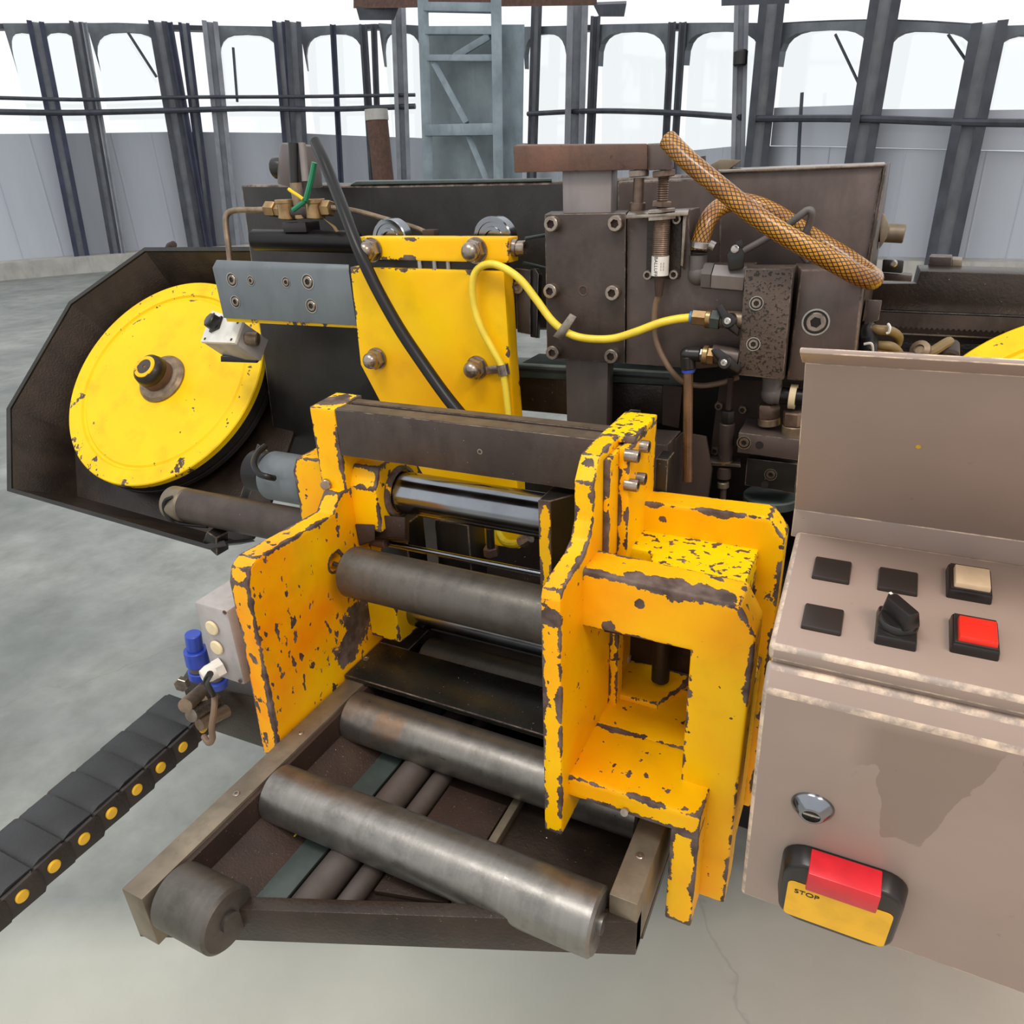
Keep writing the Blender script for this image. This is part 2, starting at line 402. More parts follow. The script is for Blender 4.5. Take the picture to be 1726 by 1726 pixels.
def smooth_path(pts, per=8):
    pts = [V(p) for p in pts]
    if len(pts) < 3: return pts
    q = [2*pts[0]-pts[1]] + pts + [2*pts[-1]-pts[-2]]; out = []
    for i in range(1, len(q)-2):
        p0, p1, p2, p3 = q[i-1:i+3]
        for k in range(per):
            t = k/per
            out.append(0.5*((2*p1)+(p2-p0)*t+(2*p0-5*p1+4*p2-p3)*t*t+(3*p1-p0-3*p2+p3)*t**3))
    return out+[pts[-1]]

def tube(bm, pts, r, seg=14, per=8, sharp=False):
    P = [V(p) for p in pts] if sharp else smooth_path(pts, per)
    uvl = bm.loops.layers.uv.verify()
    t = (P[1]-P[0]).normalized(); u = t.orthogonal().normalized(); rings = []; dist = [0.0]
    for i, p in enumerate(P):
        t2 = (P[min(i+1, len(P)-1)]-P[max(i-1, 0)]).normalized()
        u = (u-t2*u.dot(t2)).normalized(); w = t2.cross(u)
        rings.append([bm.verts.new(p+(u*math.cos(2*PI*k/seg)+w*math.sin(2*PI*k/seg))*r) for k in range(seg)])
        if i: dist.append(dist[-1]+(p-P[i-1]).length)
    for i in range(len(rings)-1):
        for k in range(seg):
            f = bm.faces.new((rings[i][k], rings[i][(k+1) % seg], rings[i+1][(k+1) % seg], rings[i+1][k]))
            for lp, uv in zip(f.loops, ((k/seg, dist[i]), ((k+1)/seg, dist[i]), ((k+1)/seg, dist[i+1]), (k/seg, dist[i+1]))): lp[uvl].uv = uv
    bm.faces.new(rings[0][::-1]); bm.faces.new(rings[-1])
    return bm

NB = bmesh.new

def thing(name, label, cat, loc, group=None):
    o = bpy.data.objects.new(name, None); COL.objects.link(o)
    o.location = loc; o.empty_display_size = 0.05
    o['label'] = label; o['category'] = cat
    if group: o['group'] = group
    return o

def tag(o, label, cat, group=None):
    o['label'] = label; o['category'] = cat
    if group: o['group'] = group
    return o

def part_box(name, lo, hi, m, parent, bev=0.001): return finish(name, box(NB(), lo, hi), m, parent, bev)

def socket_screw(parent, face, axis=(0, -1, 0), r=0.009, h=0.010, m='bolt_steel', name='socket_screw', seg=24):
    """cap screw with a hexagon socket; FACE is the centre of its seat"""
    bm = NB(); org = V(face); u, v, w = frame_of(axis)
    def ring(rad, hh, hexed=False):
        out = []
        for k in range(24):
            a = 2*PI*k/24; rr = rad
            if hexed: rr = rad*math.cos(PI/6)/math.cos((a % (PI/3))-PI/6)
            out.append(bm.verts.new(org+w*hh+(u*math.cos(a)+v*math.sin(a))*rr))
        return out
    rings = [ring(r, -0.0045), ring(r, h-0.001), ring(r*0.9, h), ring(r*0.58, h, True), ring(r*0.55, h-r*0.45, True)]
    for q, (a, b) in enumerate(zip(rings, rings[1:])):
        for k in range(24):
            f = bm.faces.new((a[k], b[k], b[(k+1) % 24], a[(k+1) % 24]))
            if q == 3: f.material_index = 1
    bm.faces.new(rings[0][::-1]); bm.faces.new(rings[-1]).material_index = 1
    o = finish(name, bm, m, parent); o.data.materials.append(M['rust_and_shade']); return o  # socket faces coloured dark to stand in for shade in the recess

def sunk_screw(parent, face, axis=(0, -1, 0), r=0.009, m='bolt_steel', name='socket_screw'):
    """socket screw whose head sits in a counterbore: bright rim, dark gap, head flush"""
    bm = NB(); org = V(face); u, v, w = frame_of(axis)
    lathe(bm, org, axis, [(r*1.28, -0.002), (r*1.28, 0.0008), (r*1.12, 0.0008), (r*1.08, -0.001)], 28)
    finish('counterbore', bm, 'bright_steel', parent)
    finish('counterbore_gap', lathe(NB(), org, axis, [(r*1.1, -0.002), (r*1.1, 0.0002)], 28), 'black_steel', parent)
    return socket_screw(parent, face, axis, r*0.92, 0.0012+r*0.05, m, name)

def cap_nut(parent, face, axis=(0, -1, 0), r=0.014, m='bolt_steel', name='cap_nut'):
    bm = NB(); a = r*1.05
    lathe(bm, face, axis, [(r*1.24, 0), (r*1.24, 0.003)], 28)
    lathe(bm, V(face)+V(axis).normalized()*0.003, axis, [(a*1.05, 0), (a*1.1, 0.001), (a*1.1, 0.009), (a, 0.011)], poly=6)
    hh = 0.013
    lathe(bm, face, axis, [(r*0.93, hh)]+[(r*0.93*math.cos(k*PI/12), hh+0.004+r*0.85*math.sin(k*PI/12)) for k in range(0, 6)]+[(0, hh+0.004+r*0.85)], 24)
    return finish(name, bm, m, parent)

def hex_nut(parent, a, b, r, m='bolt_steel', name='hex_nut'):
    L = (V(b)-V(a)).length
    return finish(name, lathe(NB(), a, V(b)-V(a), [(r*0.9, 0), (r, 0.1*L), (r, 0.9*L), (r*0.9, L)], poly=6), m, parent)

def text_mesh(name, body, size, mat4, m, parent, wrap=None):
    cu = bpy.data.curves.new(name, 'FONT'); cu.body = body; cu.size = size; cu.align_x = 'CENTER'; cu.align_y = 'CENTER'; cu.extrude = 0.0002
    tmp = bpy.data.objects.new(name+'_curve', cu); COL.objects.link(tmp)
    dg = bpy.context.evaluated_depsgraph_get(); dg.update()
    me = bpy.data.meshes.new_from_object(tmp.evaluated_get(dg)); bpy.data.objects.remove(tmp); bpy.data.curves.remove(cu)
    for v in me.vertices: v.co = wrap(v.co) if wrap else mat4 @ v.co
    me.materials.clear(); me.materials.append(M[m]); me.name = name
    o = bpy.data.objects.new(name, me); COL.objects.link(o)
    if parent is not None:
        o.parent = parent; o.matrix_parent_inverse = Matrix.Translation(-parent.location)
    return o

def structure(o): o['kind'] = 'structure'; return o

# ================================================================== the hall
def ground(name, x0, y0, x1, y1, z, m):
    bm = NB(); n = 10
    vs = [[bm.verts.new((x0+(x1-x0)*i/n, y0+(y1-y0)*j/n, z)) for j in range(n+1)] for i in range(n+1)]
    for i in range(n):
        for j in range(n): bm.faces.new((vs[i][j], vs[i+1][j], vs[i+1][j+1], vs[i][j+1]))
    return structure(finish(name, bm, m))
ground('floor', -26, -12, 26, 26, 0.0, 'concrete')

def arc(a0, a1, r, n=40): return [(r*math.sin(a0+(a1-a0)*k/n), r*math.cos(a0+(a1-a0)*k/n)) for k in range(n+1)]
def hall(a):
    """the hall is not round: its wall comes nearer towards the right"""
    t = min(1, max(0, (a+math.radians(40))/math.radians(42))); return 1-0.42*t*t*(3-2*t)
def az(p): return math.atan2(p[0], p[1])
HALL0, HALL1 = math.radians(-78), math.radians(26)
def interp(tab, a):
    for (a0, z0), (a1, z1) in zip(tab, tab[1:]):
        if a <= a1: return z0+(z1-z0)*max(0, (a-a0)/(a1-a0))
    return tab[-1][1]
def top_table(pts): return sorted((math.atan2(p[0], p[1]), p[2]) for p in pts)
WALL_TOP = top_table([(-17.2713, 10.0847, 2.7882), (-16.3548, 11.5117, 2.7815), (-14.8802, 13.3633, 2.7783), (-13.0191, 15.1823, 2.6927), (-10.4120, 16.2666, 2.4697), (-7.1525, 15.8219, 2.1657), (-4.3937, 14.5066, 1.8036), (-2.4349, 13.1613, 1.8424), (-0.1859, 11.7139, 1.6798), (1.4964, 11.5031, 1.5543)])
BEAM = top_table([(-16.8902, 10.5228, 4.6924), (-15.2741, 12.7558, 4.8121), (-10.9785, 16.0922, 4.7629), (-5.5542, 15.0909, 4.0361), (-2.0010, 12.7823, 3.3815), (0.7974, 11.5144, 2.8979), (1.3190, 11.4664, 2.8308)])
def curved_wall(name, r, th, zlo, zhi, m, n=60):
    """ring wall; zlo and zhi are numbers or tables by angle"""
    bm = NB(); rows = []
    for k in range(n+1):
        a = HALL0+(HALL1-HALL0)*k/n; s, c = math.sin(a), math.cos(a)
        lo = zlo if isinstance(zlo, (int, float)) else interp(zlo, a)
        hi = zhi if isinstance(zhi, (int, float)) else interp(zhi, a)
        if isinstance(zlo, str): lo = hi
        g = hall(a); rows.append([bm.verts.new((rr*s*g, rr*c*g, z)) for rr, z in ((r, lo), (r, hi), (r+th, hi), (r+th, lo))])
    for a, b in zip(rows, rows[1:]):
        for i in range(4): bm.faces.new((a[i], a[(i+1) % 4], b[(i+1) % 4], b[i]))
    bm.faces.new(rows[0]); bm.faces.new(rows[-1][::-1])
    return structure(finish(name, bm, m))
wall = curved_wall('wall_back', 20.0, 0.2, 0.0, WALL_TOP, 'wall')
curved_wall('baseboard_back', 19.2, 0.8, 0.0, 0.34, 'kerb')
# standing seams between the wall sheets
for k in range(46):
    a = HALL0+(HALL1-HALL0)*(k+0.5)/46; zt = interp(WALL_TOP, a); s, c = math.sin(a)*hall(a), math.cos(a)*hall(a); w = 0.012
    bm = NB(); q = lambda r, t: (r*s+t*c, r*c-t*s)
    prism(bm, [q(19.985, -w), q(19.985, w), q(20.01, w), q(20.01, -w)], 'z', 0.34, zt)
    finish('panel_seam', bm, 'wall', wall)
rb = curved_wall('trim_1', 19.85, 0.25, [(a, z-0.09) for a, z in BEAM], BEAM, 'column')

def i_section(bm, A, B, w, d):
    A, B = V(A), V(B); ax = (B-A).normalized(); rad = V((A.x, A.y, 0)).normalized(); side = ax.cross(rad).normalized(); rad = side.cross(ax).normalized()
    for (s0, s1, r0, r1) in ((-w/2, -w*0.2, -d/2, d/2), (w*0.2, w/2, -d/2, d/2)):
        f = [A+side*s+rad*r for s, r in ((s0, r0), (s1, r0), (s1, r1), (s0, r1))]; b = [B+side*s+rad*r for s, r in ((s0, r0), (s1, r0), (s1, r1), (s0, r1))]
        hull8(bm, f, b)
    q = ((-w*0.2, -d*0.15), (w*0.2, -d*0.15), (w*0.2, d*0.15), (-w*0.2, d*0.15))
    return hull8(NB(), [A+side*s+rad*r for s, r in q], [B+side*s+rad*r for s, r in q])
def to_floor(A, B):
    A, B = V(A), V(B); t = A.z/(A.z-B.z); return A+(B-A)*t
COLS = [  # top, a lower point on the same line, width in metres, kind
 ((-15.9655, 11.3693, 4.7202), (-16.1393, 11.1212, 0.4136), 0.30, 'column_blue'),
 ((-15.5374, 11.9477, 4.7479), (-15.7350, 11.6863, 0.5237), 0.24, 'column'),
 ((-15.2870, 11.9444, 4.7204), (-15.4824, 11.6900, 0.5229), 0.10, 'column_grey'),
 ((-14.5492, 13.1331, 4.7926), (-14.6604, 13.0090, 0.5597), 0.36, 'column'),
 ((-14.1798, 13.0928, 4.7476), (-14.2573, 13.0084, 0.5575), 0.14, 'column_blue'),
 ((-14.2025, 13.5073, 4.7817), (-14.2968, 13.4075, 3.0030), 0.22, 'column_blue'),
 ((-13.7619, 13.8152, 4.7947), (-14.0205, 13.5527, 0.5113), 0.32, 'column_grey'),
 ((-12.7836, 14.8573, 4.8222), (-12.9136, 14.7445, 2.4793), 0.28, 'column_blue'),
 ((-12.4238, 14.8994, 4.7888), (-12.6019, 14.7496, 2.4627), 0.34, 'column'),
 ((-11.7675, 15.4298, 4.7418), (-12.0006, 15.3077, 1.5535), 0.13, 'column_blue'),
 ((-11.1334, 15.6736, 4.7047), (-11.2273, 15.6445, 2.8921), 0.18, 'column'),
 ((-10.9513, 15.8183, 4.7034), (-11.0928, 15.7819, 2.8887), 0.14, 'column'),
 ((-10.1196, 15.6029, 5.0309), (-10.3689, 15.5680, 1.6185), 0.32, 'column_grey'),
 ((-6.8090, 15.3698, 4.6085), (-7.0626, 15.4557, 1.5013), 0.24, 'column'),
 ((-5.7498, 14.8098, 4.3572), (-5.8486, 14.8547, 2.1029), 0.46, 'column_grey'),
 ((-5.4155, 14.8359, 4.1161), (-5.5300, 14.8929, 2.0865), 0.22, 'column'),
 ((-3.7339, 13.8521, 3.7190), (-3.7619, 13.8706, 1.9754), 0.17, 'column'),
 ((-3.5211, 13.7095, 3.6778), (-3.5602, 13.7360, 1.9624), 0.17, 'column'),
 ((-2.4253, 12.6998, 3.6666), (-2.2704, 12.5850, 1.4677), 0.30, 'column_grey'),
 ((-1.9759, 12.5366, 3.6252), (-1.9996, 12.5541, 1.5390), 0.52, 'column'),
 ((-0.4922, 11.5547, 3.3666), (-0.5301, 11.5736, 1.5555), 0.58, 'column'),
 ((0.6475, 11.2915, 2.9089), (0.6297, 11.2925, 0.4007), 0.62, 'column'),
]
for i, (A, B, w, m) in enumerate(COLS):
    w *= hall(az(A)); bm = NB(); web = i_section(bm, A, to_floor(A, B), w, w*1.1)
    cl_ = structure(finish('trim_%d' % (i+2), bm, m, smooth=False))
    finish('web_plate', web, 'column_grey' if w > 0.2 else m, cl_, smooth=False)

def window_bay(i, L, Rr, spring, crown, lower=None):
    """arched opening between two columns: spandrel plate with an arch cut out, a pane behind it, and the ring beam's height above"""
    L, Rr = V(L), V(Rr); al = math.atan2(L.x, L.y); ar = math.atan2(Rr.x, Rr.y)
    d = V((Rr.x-L.x, Rr.y-L.y, 0)); n = V((d.y, -d.x, 0)).normalized(); g = hall((al+ar)/2); spring *= g; crown *= g
    z0, z1 = interp(BEAM, al)-0.02, interp(BEAM, ar)-0.02; b0, b1 = interp(WALL_TOP, al), interp(WALL_TOP, ar)
    w0 = V((L.x, L.y, 0)); at = lambda u, drop: w0+d*u+V((0, 0, z0+(z1-z0)*u-drop)); low = lambda u: w0+d*u+V((0, 0, b0+(b1-b0)*u))
    f = [at(0, 0), at(1, 0)]
    for k in range(13):
        a = PI*k/12; c, sn = math.cos(a), math.sin(a)
        f.append(at(0.5+0.46*math.copysign(abs(c)**0.62, c), spring-(spring-crown)*abs(sn)**0.62))
    fr = structure(finish('window_%d' % i, hull8(NB(), f, [p-n*0.12 for p in f]), 'arch', smooth=False))
    f = [p-n*0.16 for p in (low(0), low(1), at(1, 0), at(0, 0))]
    finish('pane', hull8(NB(), f, [p-n*0.01 for p in f]), 'glass', fr)
    if lower:
        h = V(lower).z-(b0+b1)/2; f = [p-n*0.08 for p in (low(0), low(1), low(1)+V((0, 0, h)), low(0)+V((0, 0, h)))]
        finish('lower_panel', hull8(NB(), f, [p-n*0.03 for p in f]), 'wall', fr)
BAYS = [((-16.3748, 10.9525, 4.4936), (-16.0462, 11.4285, 4.5153), None), ((-16.0462, 11.4285, 4.5153), (-15.6196, 12.0050, 4.5386), None), ((-15.5053, 12.1521, 4.5440), (-14.5885, 13.2388, 4.5764), None), ((-13.8857, 13.9742, 4.5900), (-12.8417, 14.9392, 4.5953), None),
 ((-12.5259, 15.2003, 4.5934), (-11.2466, 15.8346, 4.5363), None), ((-10.8954, 15.9246, 4.5108), (-9.8607, 16.0464, 4.4193), None), ((-7.2811, 15.6604, 4.1110), (-6.1050, 15.2224, 3.9400), None), ((-5.4403, 14.9102, 3.8359), (-3.7778, 13.9392, 3.5534), None),
 ((-3.5382, 13.7788, 3.5103), (-2.0383, 12.6964, 3.2315), None), ((-1.8723, 12.5735, 3.2003), (-0.5376, 11.6934, 2.9618), (-1.1599, 12.0661, 2.2570)), ((-0.4543, 11.6523, 2.9485), (0.5997, 11.4103, 2.8128), (0.1448, 11.4475, 2.1068)), ((0.6899, 11.4052, 2.8030), (1.6521, 11.3059, 2.6932), (1.0265, 11.3798, 2.0173))]
for i, (a, b, lw) in enumerate(BAYS): window_bay(i+1, a, b, 0.85, 0.15, lw)

def pipe_run(name, pts, r, m, label):
    o = finish(name, tube(NB(), pts, r, 8, 6), m); return tag(o, label, 'pipe')
pipe_run('conduit_pipe', [(-16.4225, 9.9470, 3.1274), (-15.5179, 11.3065, 3.1070), (-14.2255, 12.8947, 3.1362), (-13.1966, 13.9460, 3.1498), (-11.8033, 15.0794, 3.0967), (-9.9282, 15.6219, 3.0509)], 0.055, 'column', 'thick dark pipe running across the columns behind the band wheel')
pipe_run('conduit_pipe', [(-16.3852, 10.0083, 3.3708), (-15.2874, 11.6161, 3.3420), (-14.1896, 12.9343, 3.3813), (-12.4107, 14.6498, 3.3623), (-9.9045, 15.6237, 3.2673)], 0.035, 'column', 'thin dark pipe just above the thicker pipe across the left columns')
pipe_run('conduit_pipe', [(-7.0019, 15.2333, 2.6872), (-5.3481, 14.5548, 2.5953), (-3.6134, 13.5400, 2.4033), (-2.2751, 12.5886, 2.2077)], 0.045, 'column', 'dark pipe across the two middle arched windows above the rusty plate')
pipe_run('conduit_pipe', [(-2.0284, 12.4053, 2.1688), (-0.6521, 11.4646, 2.0427), (0.5449, 11.1227, 1.9144), (1.4836, 11.0367, 1.8403)], 0.045, 'column', 'dark pipe across the right arched windows')
pipe_run('drain_pipe', [(-1.4080, 12.1798, 2.4390), (-1.3707, 12.1536, 1.8197), (-1.3080, 12.1099, 1.1247)], 0.024, 'column', 'thin upright dark pipe in front of the right grey wall')

# thin wind braces that cross the upper panes
def brace(p, q, label): return tag(finish('wind_brace', rod(NB(), p, q, 0.028*hall(az(p)), 6), 'column'), label, 'brace')
brace((-14.8013, 12.5412, 4.5691), (-14.5647, 12.8152, 3.7769), 'thin diagonal brace across the wide left arched window')
brace((-13.4186, 14.0107, 4.3292), (-13.4987, 13.9336, 3.2973), 'thin upright rod in the window left of the black hose')
brace((-1.0374, 11.8131, 3.0397), (-0.6592, 11.5843, 2.4356), 'thin diagonal brace in the window above the large grey bracket')
brace((0.2438, 11.2573, 2.8431), (0.5227, 11.2399, 2.5078), 'short diagonal brace in the rightmost wide arched window')

# lattice tower in front of the wall
t = thing('lattice_tower', 'pale grey steel lattice tower standing behind the saw beam', 'tower', (-4.5, 13.2, 0))
def bar(a, b, w, name, m, parent, d=None):
    w *= hall(az(a)); A, B = V(a), V(b); ax = (B-A).normalized(); rad = V((A.x, A.y, 0)).normalized(); side = ax.cross(rad).normalized(); rr = side.cross(ax).normalized(); d = d or w
    q = ((-w/2, -d/2), (w/2, -d/2), (w/2, d/2), (-w/2, d/2))
    return finish(name, hull8(NB(), [A+side*s+rr*r for s, r in q], [B+side*s+rr*r for s, r in q]), m, parent, 0.004)
for a, b, nm in (((-6.9425, 11.4049, 4.1904), (-7.1079, 11.3996, 1.5826), 'leg'), ((-5.6207, 11.2506, 4.0047), (-5.7309, 11.2755, 1.5354), 'leg')):
    bar(a, to_floor(a, b), 0.17, nm, 'tower', t)
for a, b, w in (((-6.9798, 11.4042, 3.6485), (-5.6316, 11.2532, 3.4898), 0.11), ((-7.0181, 11.4032, 3.2907), (-5.6531, 11.2582, 3.1507), 0.09), ((-7.1023, 11.3999, 2.2872), (-5.6888, 11.2663, 2.2160), 0.17), ((-6.9682, 11.4045, 3.9535), (-5.6361, 11.2542, 3.7658), 0.12)):
    bar(a, b, w, 'rung', 'tower', t)
for a, b in (((-6.8325, 11.4051, 3.1943), (-6.3045, 11.3713, 2.3391)), ((-6.2736, 11.3677, 2.1536), (-5.9489, 11.3188, 1.4731)), ((-6.4288, 11.3842, 3.2578), (-5.7675, 11.2834, 3.4485))):
    bar(a, b, 0.10, 'diagonal_brace', 'tower', t)
f = [(-7.0862, 11.7312, 3.7544), (-5.8569, 11.5894, 3.6065), (-5.9300, 11.6053, 1.3588), (-7.2833, 11.7266, 1.3957)]
finish('backing_sheet', hull8(NB(), f, [V(p)*1.004 for p in f]), 'tower_sheet', t, smooth=False)
f = [(-5.7029, 11.4826, 3.5992), (-5.2350, 11.3520, 3.5329), (-5.3787, 11.3958, 1.3489), (-5.8158, 11.5088, 1.3584)]
finish('side_sheet', hull8(NB(), f, [V(p)*1.004 for p in f]), 'tower', t, smooth=False)

t = thing('crane_girder', 'dark overhead crane girder above the lattice tower at the top edge', 'girder', (-5.5, 15, 5.2))
f = [(-9.2508, 12.8239, 4.5556), (-4.4007, 12.1008, 3.8887), (-4.3995, 12.1002, 3.7799), (-9.2714, 12.8170, 4.3980)]
finish('girder_web', hull8(NB(), f, [V(p)*1.01 for p in f]), 'rust', t, smooth=False)
for f in ([(-9.1698, 12.7514, 4.3949), (-8.3811, 12.9211, 4.3287), (-8.4953, 12.9063, 4.1467), (-9.1322, 12.7634, 4.1975)], [(-4.4397, 12.0586, 3.7858), (-3.8248, 11.7292, 3.6817), (-3.8628, 11.7509, 3.5354), (-4.3255, 12.0009, 3.6196)]):
    finish('end_carriage', hull8(NB(), f, [V(p)*1.02 for p in f]), 'column', t, smooth=False)
f = [(-2.3116, 10.7958, 3.4569), (-1.4240, 10.1408, 3.2521), (-1.4141, 10.1336, 3.1729), (-2.3013, 10.7883, 3.3456)]
finish('end_stop', hull8(NB(), f, [V(p)*1.02 for p in f]), 'column', t, smooth=False)

t = thing('rusty_pillar', 'short rust brown round pillar with a pale cap behind the saw beam', 'pillar', (-8.4948, 12.0765, 0.0000))
px, py = t.location.x, t.location.y
finish('shaft', rod(NB(), (px, py, 0), (px, py, 2.55), 0.19, 20), 'rust', t)
finish('cap', rod(NB(), (px, py, 2.55), (px, py, 2.72), 0.205, 20), 'kerb', t)
t = thing('flood_lamp', 'small black flood lamp clamped on the pale right column', 'lamp', (-2.3249, 12.3983, 2.9528))
c = t.location
finish('lamp_body', rod(NB(), c+V((0, 0.0, -0.10)), c+V((0, 0, 0.10)), 0.10, 16, ch=0.02), 'black_plastic', t)
finish('clamp', rod(NB(), c, c*1.0+V((0, 0.3, 0)), 0.03, 8), 'black_plastic', t)

# ================================================================== machine bed under the saw (stands on the floor behind the roller table)
t = thing('machine_base', 'dark steel machine base carrying the vise and the saw bow', 'machine base', (0, 1.7, 0))
part_box('pedestal', (-0.50, 1.45, 0.0), (0.55, 2.05, 0.86), 'black_steel', t, 0.004)
part_box('bed_plate', (-0.60, 0.76, 0.84), (0.30, 2.05, 0.905), 'oily_black', t, 0.003)
part_box('chip_shelf', (-0.56, 0.80, 0.905), (-0.25, 1.06, 0.955), 'oily_black', t, 0.003)
part_box('rear_wall', (-0.80, 1.075, 0.80), (-0.22, 1.092, 1.165), 'oily_black', t, 0.002)
part_box('post_foot', (-0.45, 1.25, 0.90), (-0.06, 1.65, 1.28), 'black_steel', t, 0.004)
for q in ((-0.6191, 0.8000, 1.0824), (-0.5334, 0.8400, 1.0792)):
    finish('bed_lug', box(NB(), (q[0]-0.03, q[1], 0.95), (q[0]+0.03, q[1]+0.05, q[2])), 'black_steel', t, 0.002)
t = thing('chip_hose', 'dull yellow coolant hose curling down behind the chromed bars', 'hose', (-0.4334, 0.8400, 1.0774))
finish('hose', tube(NB(), [(-0.4642, 0.8600, 1.0921), (-0.4564, 0.8500, 1.0685), (-0.4419, 0.8400, 1.0622), (-0.4213, 0.8300, 1.0680), (-0.4078, 0.8300, 1.0753)], 0.006, 10), 'dull_yellow', t)
finish('connector', rod(NB(), (-0.4116, 0.8300, 1.0727), (-0.3972, 0.8300, 1.0840), 0.009, 10), 'bolt_steel', t)
t = thing('steel_stud', 'upright dark stud standing under the tip of the yellow guide plate', 'stud', (-0.4612, 0.8300, 1.0475))
finish('shank', rod(NB(), (-0.4608, 0.8300, 1.0867), (-0.4614, 0.8300, 1.0455), 0.006, 12), 'black_steel', t)
hex_nut(t, (-0.4618, 0.8300, 1.0553), (-0.4606, 0.8300, 1.0417), 0.012, 'thread_steel')

# ================================================================== infeed roller table
t = thing('roller_table', 'steel infeed roller table with flat side rails and a dirty chip trough', 'roller table', (-0.35, 0.5, 0.84))
rl = part_box('side_rail', (-0.584, 0.262, 0.862), (-0.555, 0.86, 0.930), 'rail_steel', t, 0.0012)
part_box('side_rail', (-0.146, 0.452, 0.862), (-0.118, 0.86, 0.930), 'rail_steel', t, 0.0012)
finish('end_plate', prism(NB(), [(-0.584, 0.262), (-0.118, 0.452), (-0.118, 0.468), (-0.584, 0.278)], 'z', 0.858, 0.905), 'oily_black', t, 0.001)
for (x, y) in ((-0.570, 0.40), (-0.570, 0.508), (-0.132, 0.505)):
    finish('rail_screw', lathe(NB(), (x, y, 0.929), (0, 0, 1), [(0.0042, 0), (0.0042, 0.0016), (0.0034, 0.0022), (0.0018, 0.0022), (0.0014, 0.0006), (0, 0.0006)], 18), 'bolt_steel', t)
finish('trough_wall', prism(NB(), [(0.285, 0.858), (0.82, 0.858), (0.82, 0.926), (0.285, 0.926)], 'x', -0.555, -0.549), 'chips_brown', t)
finish('trough_floor', prism(NB(), [(-0.555, 0.30), (-0.118, 0.478), (-0.118, 0.84), (-0.555, 0.84)], 'z', 0.848, 0.860), 'oily_black', t)
finish('trough_bank', prism(NB(), [(-0.550, 0.895), (-0.550, 0.858), (-0.492, 0.858)], 'y', 0.31, 0.84), 'chips_brown', t)
finish('trough_strip', hull8(NB(), [(-0.502, 0.325, 0.861), (-0.470, 0.338, 0.861), (-0.470, 0.75, 0.861), (-0.502, 0.75, 0.861)], [(-0.502, 0.325, 0.866), (-0.470, 0.338, 0.866), (-0.470, 0.75, 0.866), (-0.502, 0.75, 0.866)]), 'teal_paint', t, 0.001)
finish('spindle_tube', rod(NB(), (-0.44, 0.345, 0.872), (-0.44, 0.70, 0.872), 0.018, 24), 'bar_dark', t)
finish('spindle_tube', rod(NB(), (-0.405, 0.362, 0.868), (-0.405, 0.70, 0.868), 0.012, 20), 'bar_dark', t)
part_box('divider_bar', (-0.306, 0.42, 0.858), (-0.296, 0.82, 0.872), 'rail_steel', t, 0.001)
finish('chip_plate', hull8(NB(), [(-0.39, 0.40, 0.861), (-0.31, 0.42, 0.861), (-0.31, 0.56, 0.861), (-0.39, 0.56, 0.861)], [(-0.39, 0.40, 0.867), (-0.31, 0.42, 0.867), (-0.31, 0.56, 0.867), (-0.39, 0.56, 0.867)]), 'chips_brown', t, 0.001)
c = V((-0.5203, 0.4225, 0.8680)); part_box('yellow_tab', c-V((0.008, 0.006, 0.006)), c+V((0.008, 0.006, 0.004)), 'dull_yellow', t, 0.001)
def roller(name, y, z, x0, x1, m, r=0.0325, label=None):
    o = finish(name, lathe(NB(), (x0, y, z), (1, 0, 0), [(0.010, -0.006), (0.010, 0), (r-0.003, 0), (r, 0.003), (r, x1-x0-0.003), (r-0.003, x1-x0), (0.010, x1-x0), (0.010, x1-x0+0.004)], 56), m, t)
    if label: o['label'] = label
    return o
roller('roller', 0.438, 0.905, -0.550, -0.150, 'roller', label='bright steel roller nearest the open end of the table')
roller('roller', 0.584, 0.905, -0.550, -0.150, 'roller_rust', label='steel roller with a rust band below the dark flat plate')
roller('roller', 0.728, 0.9055, -0.525, -0.150, 'roller_grey', label='dull roller behind the dark flat plate')
o = roller('roller', 0.292, 0.905, -0.550, -0.478, 'roller_grey', label='short grey corner roller at the open end')

t = thing('slide_plate', 'flat dark steel plate lying across the rails between two rollers', 'plate', (-0.4, 0.66, 0.93))
finish('plate', hull8(NB(), [(-0.586, 0.617, 0.930), (-0.236, 0.617, 0.930), (-0.236, 0.700, 0.930), (-0.586, 0.700, 0.930)], [(-0.586, 0.617, 0.9375), (-0.236, 0.617, 0.9375), (-0.236, 0.700, 0.9375), (-0.586, 0.700, 0.9375)]), 'plate_black', t, 0.0012)
part_box('plate_wing', (-0.586, 0.700, 0.930), (-0.535, 0.775, 0.9375), 'plate_black', t, 0.001)
finish('plate_screw', lathe(NB(), (-0.5792, 0.6584, 0.9370), (0, 0, 1), [(0.0046, 0), (0.0046, 0.0012), (0.0025, 0.0014), (0.002, 0.0004), (0, 0.0004)], 18), 'bolt_steel', t)

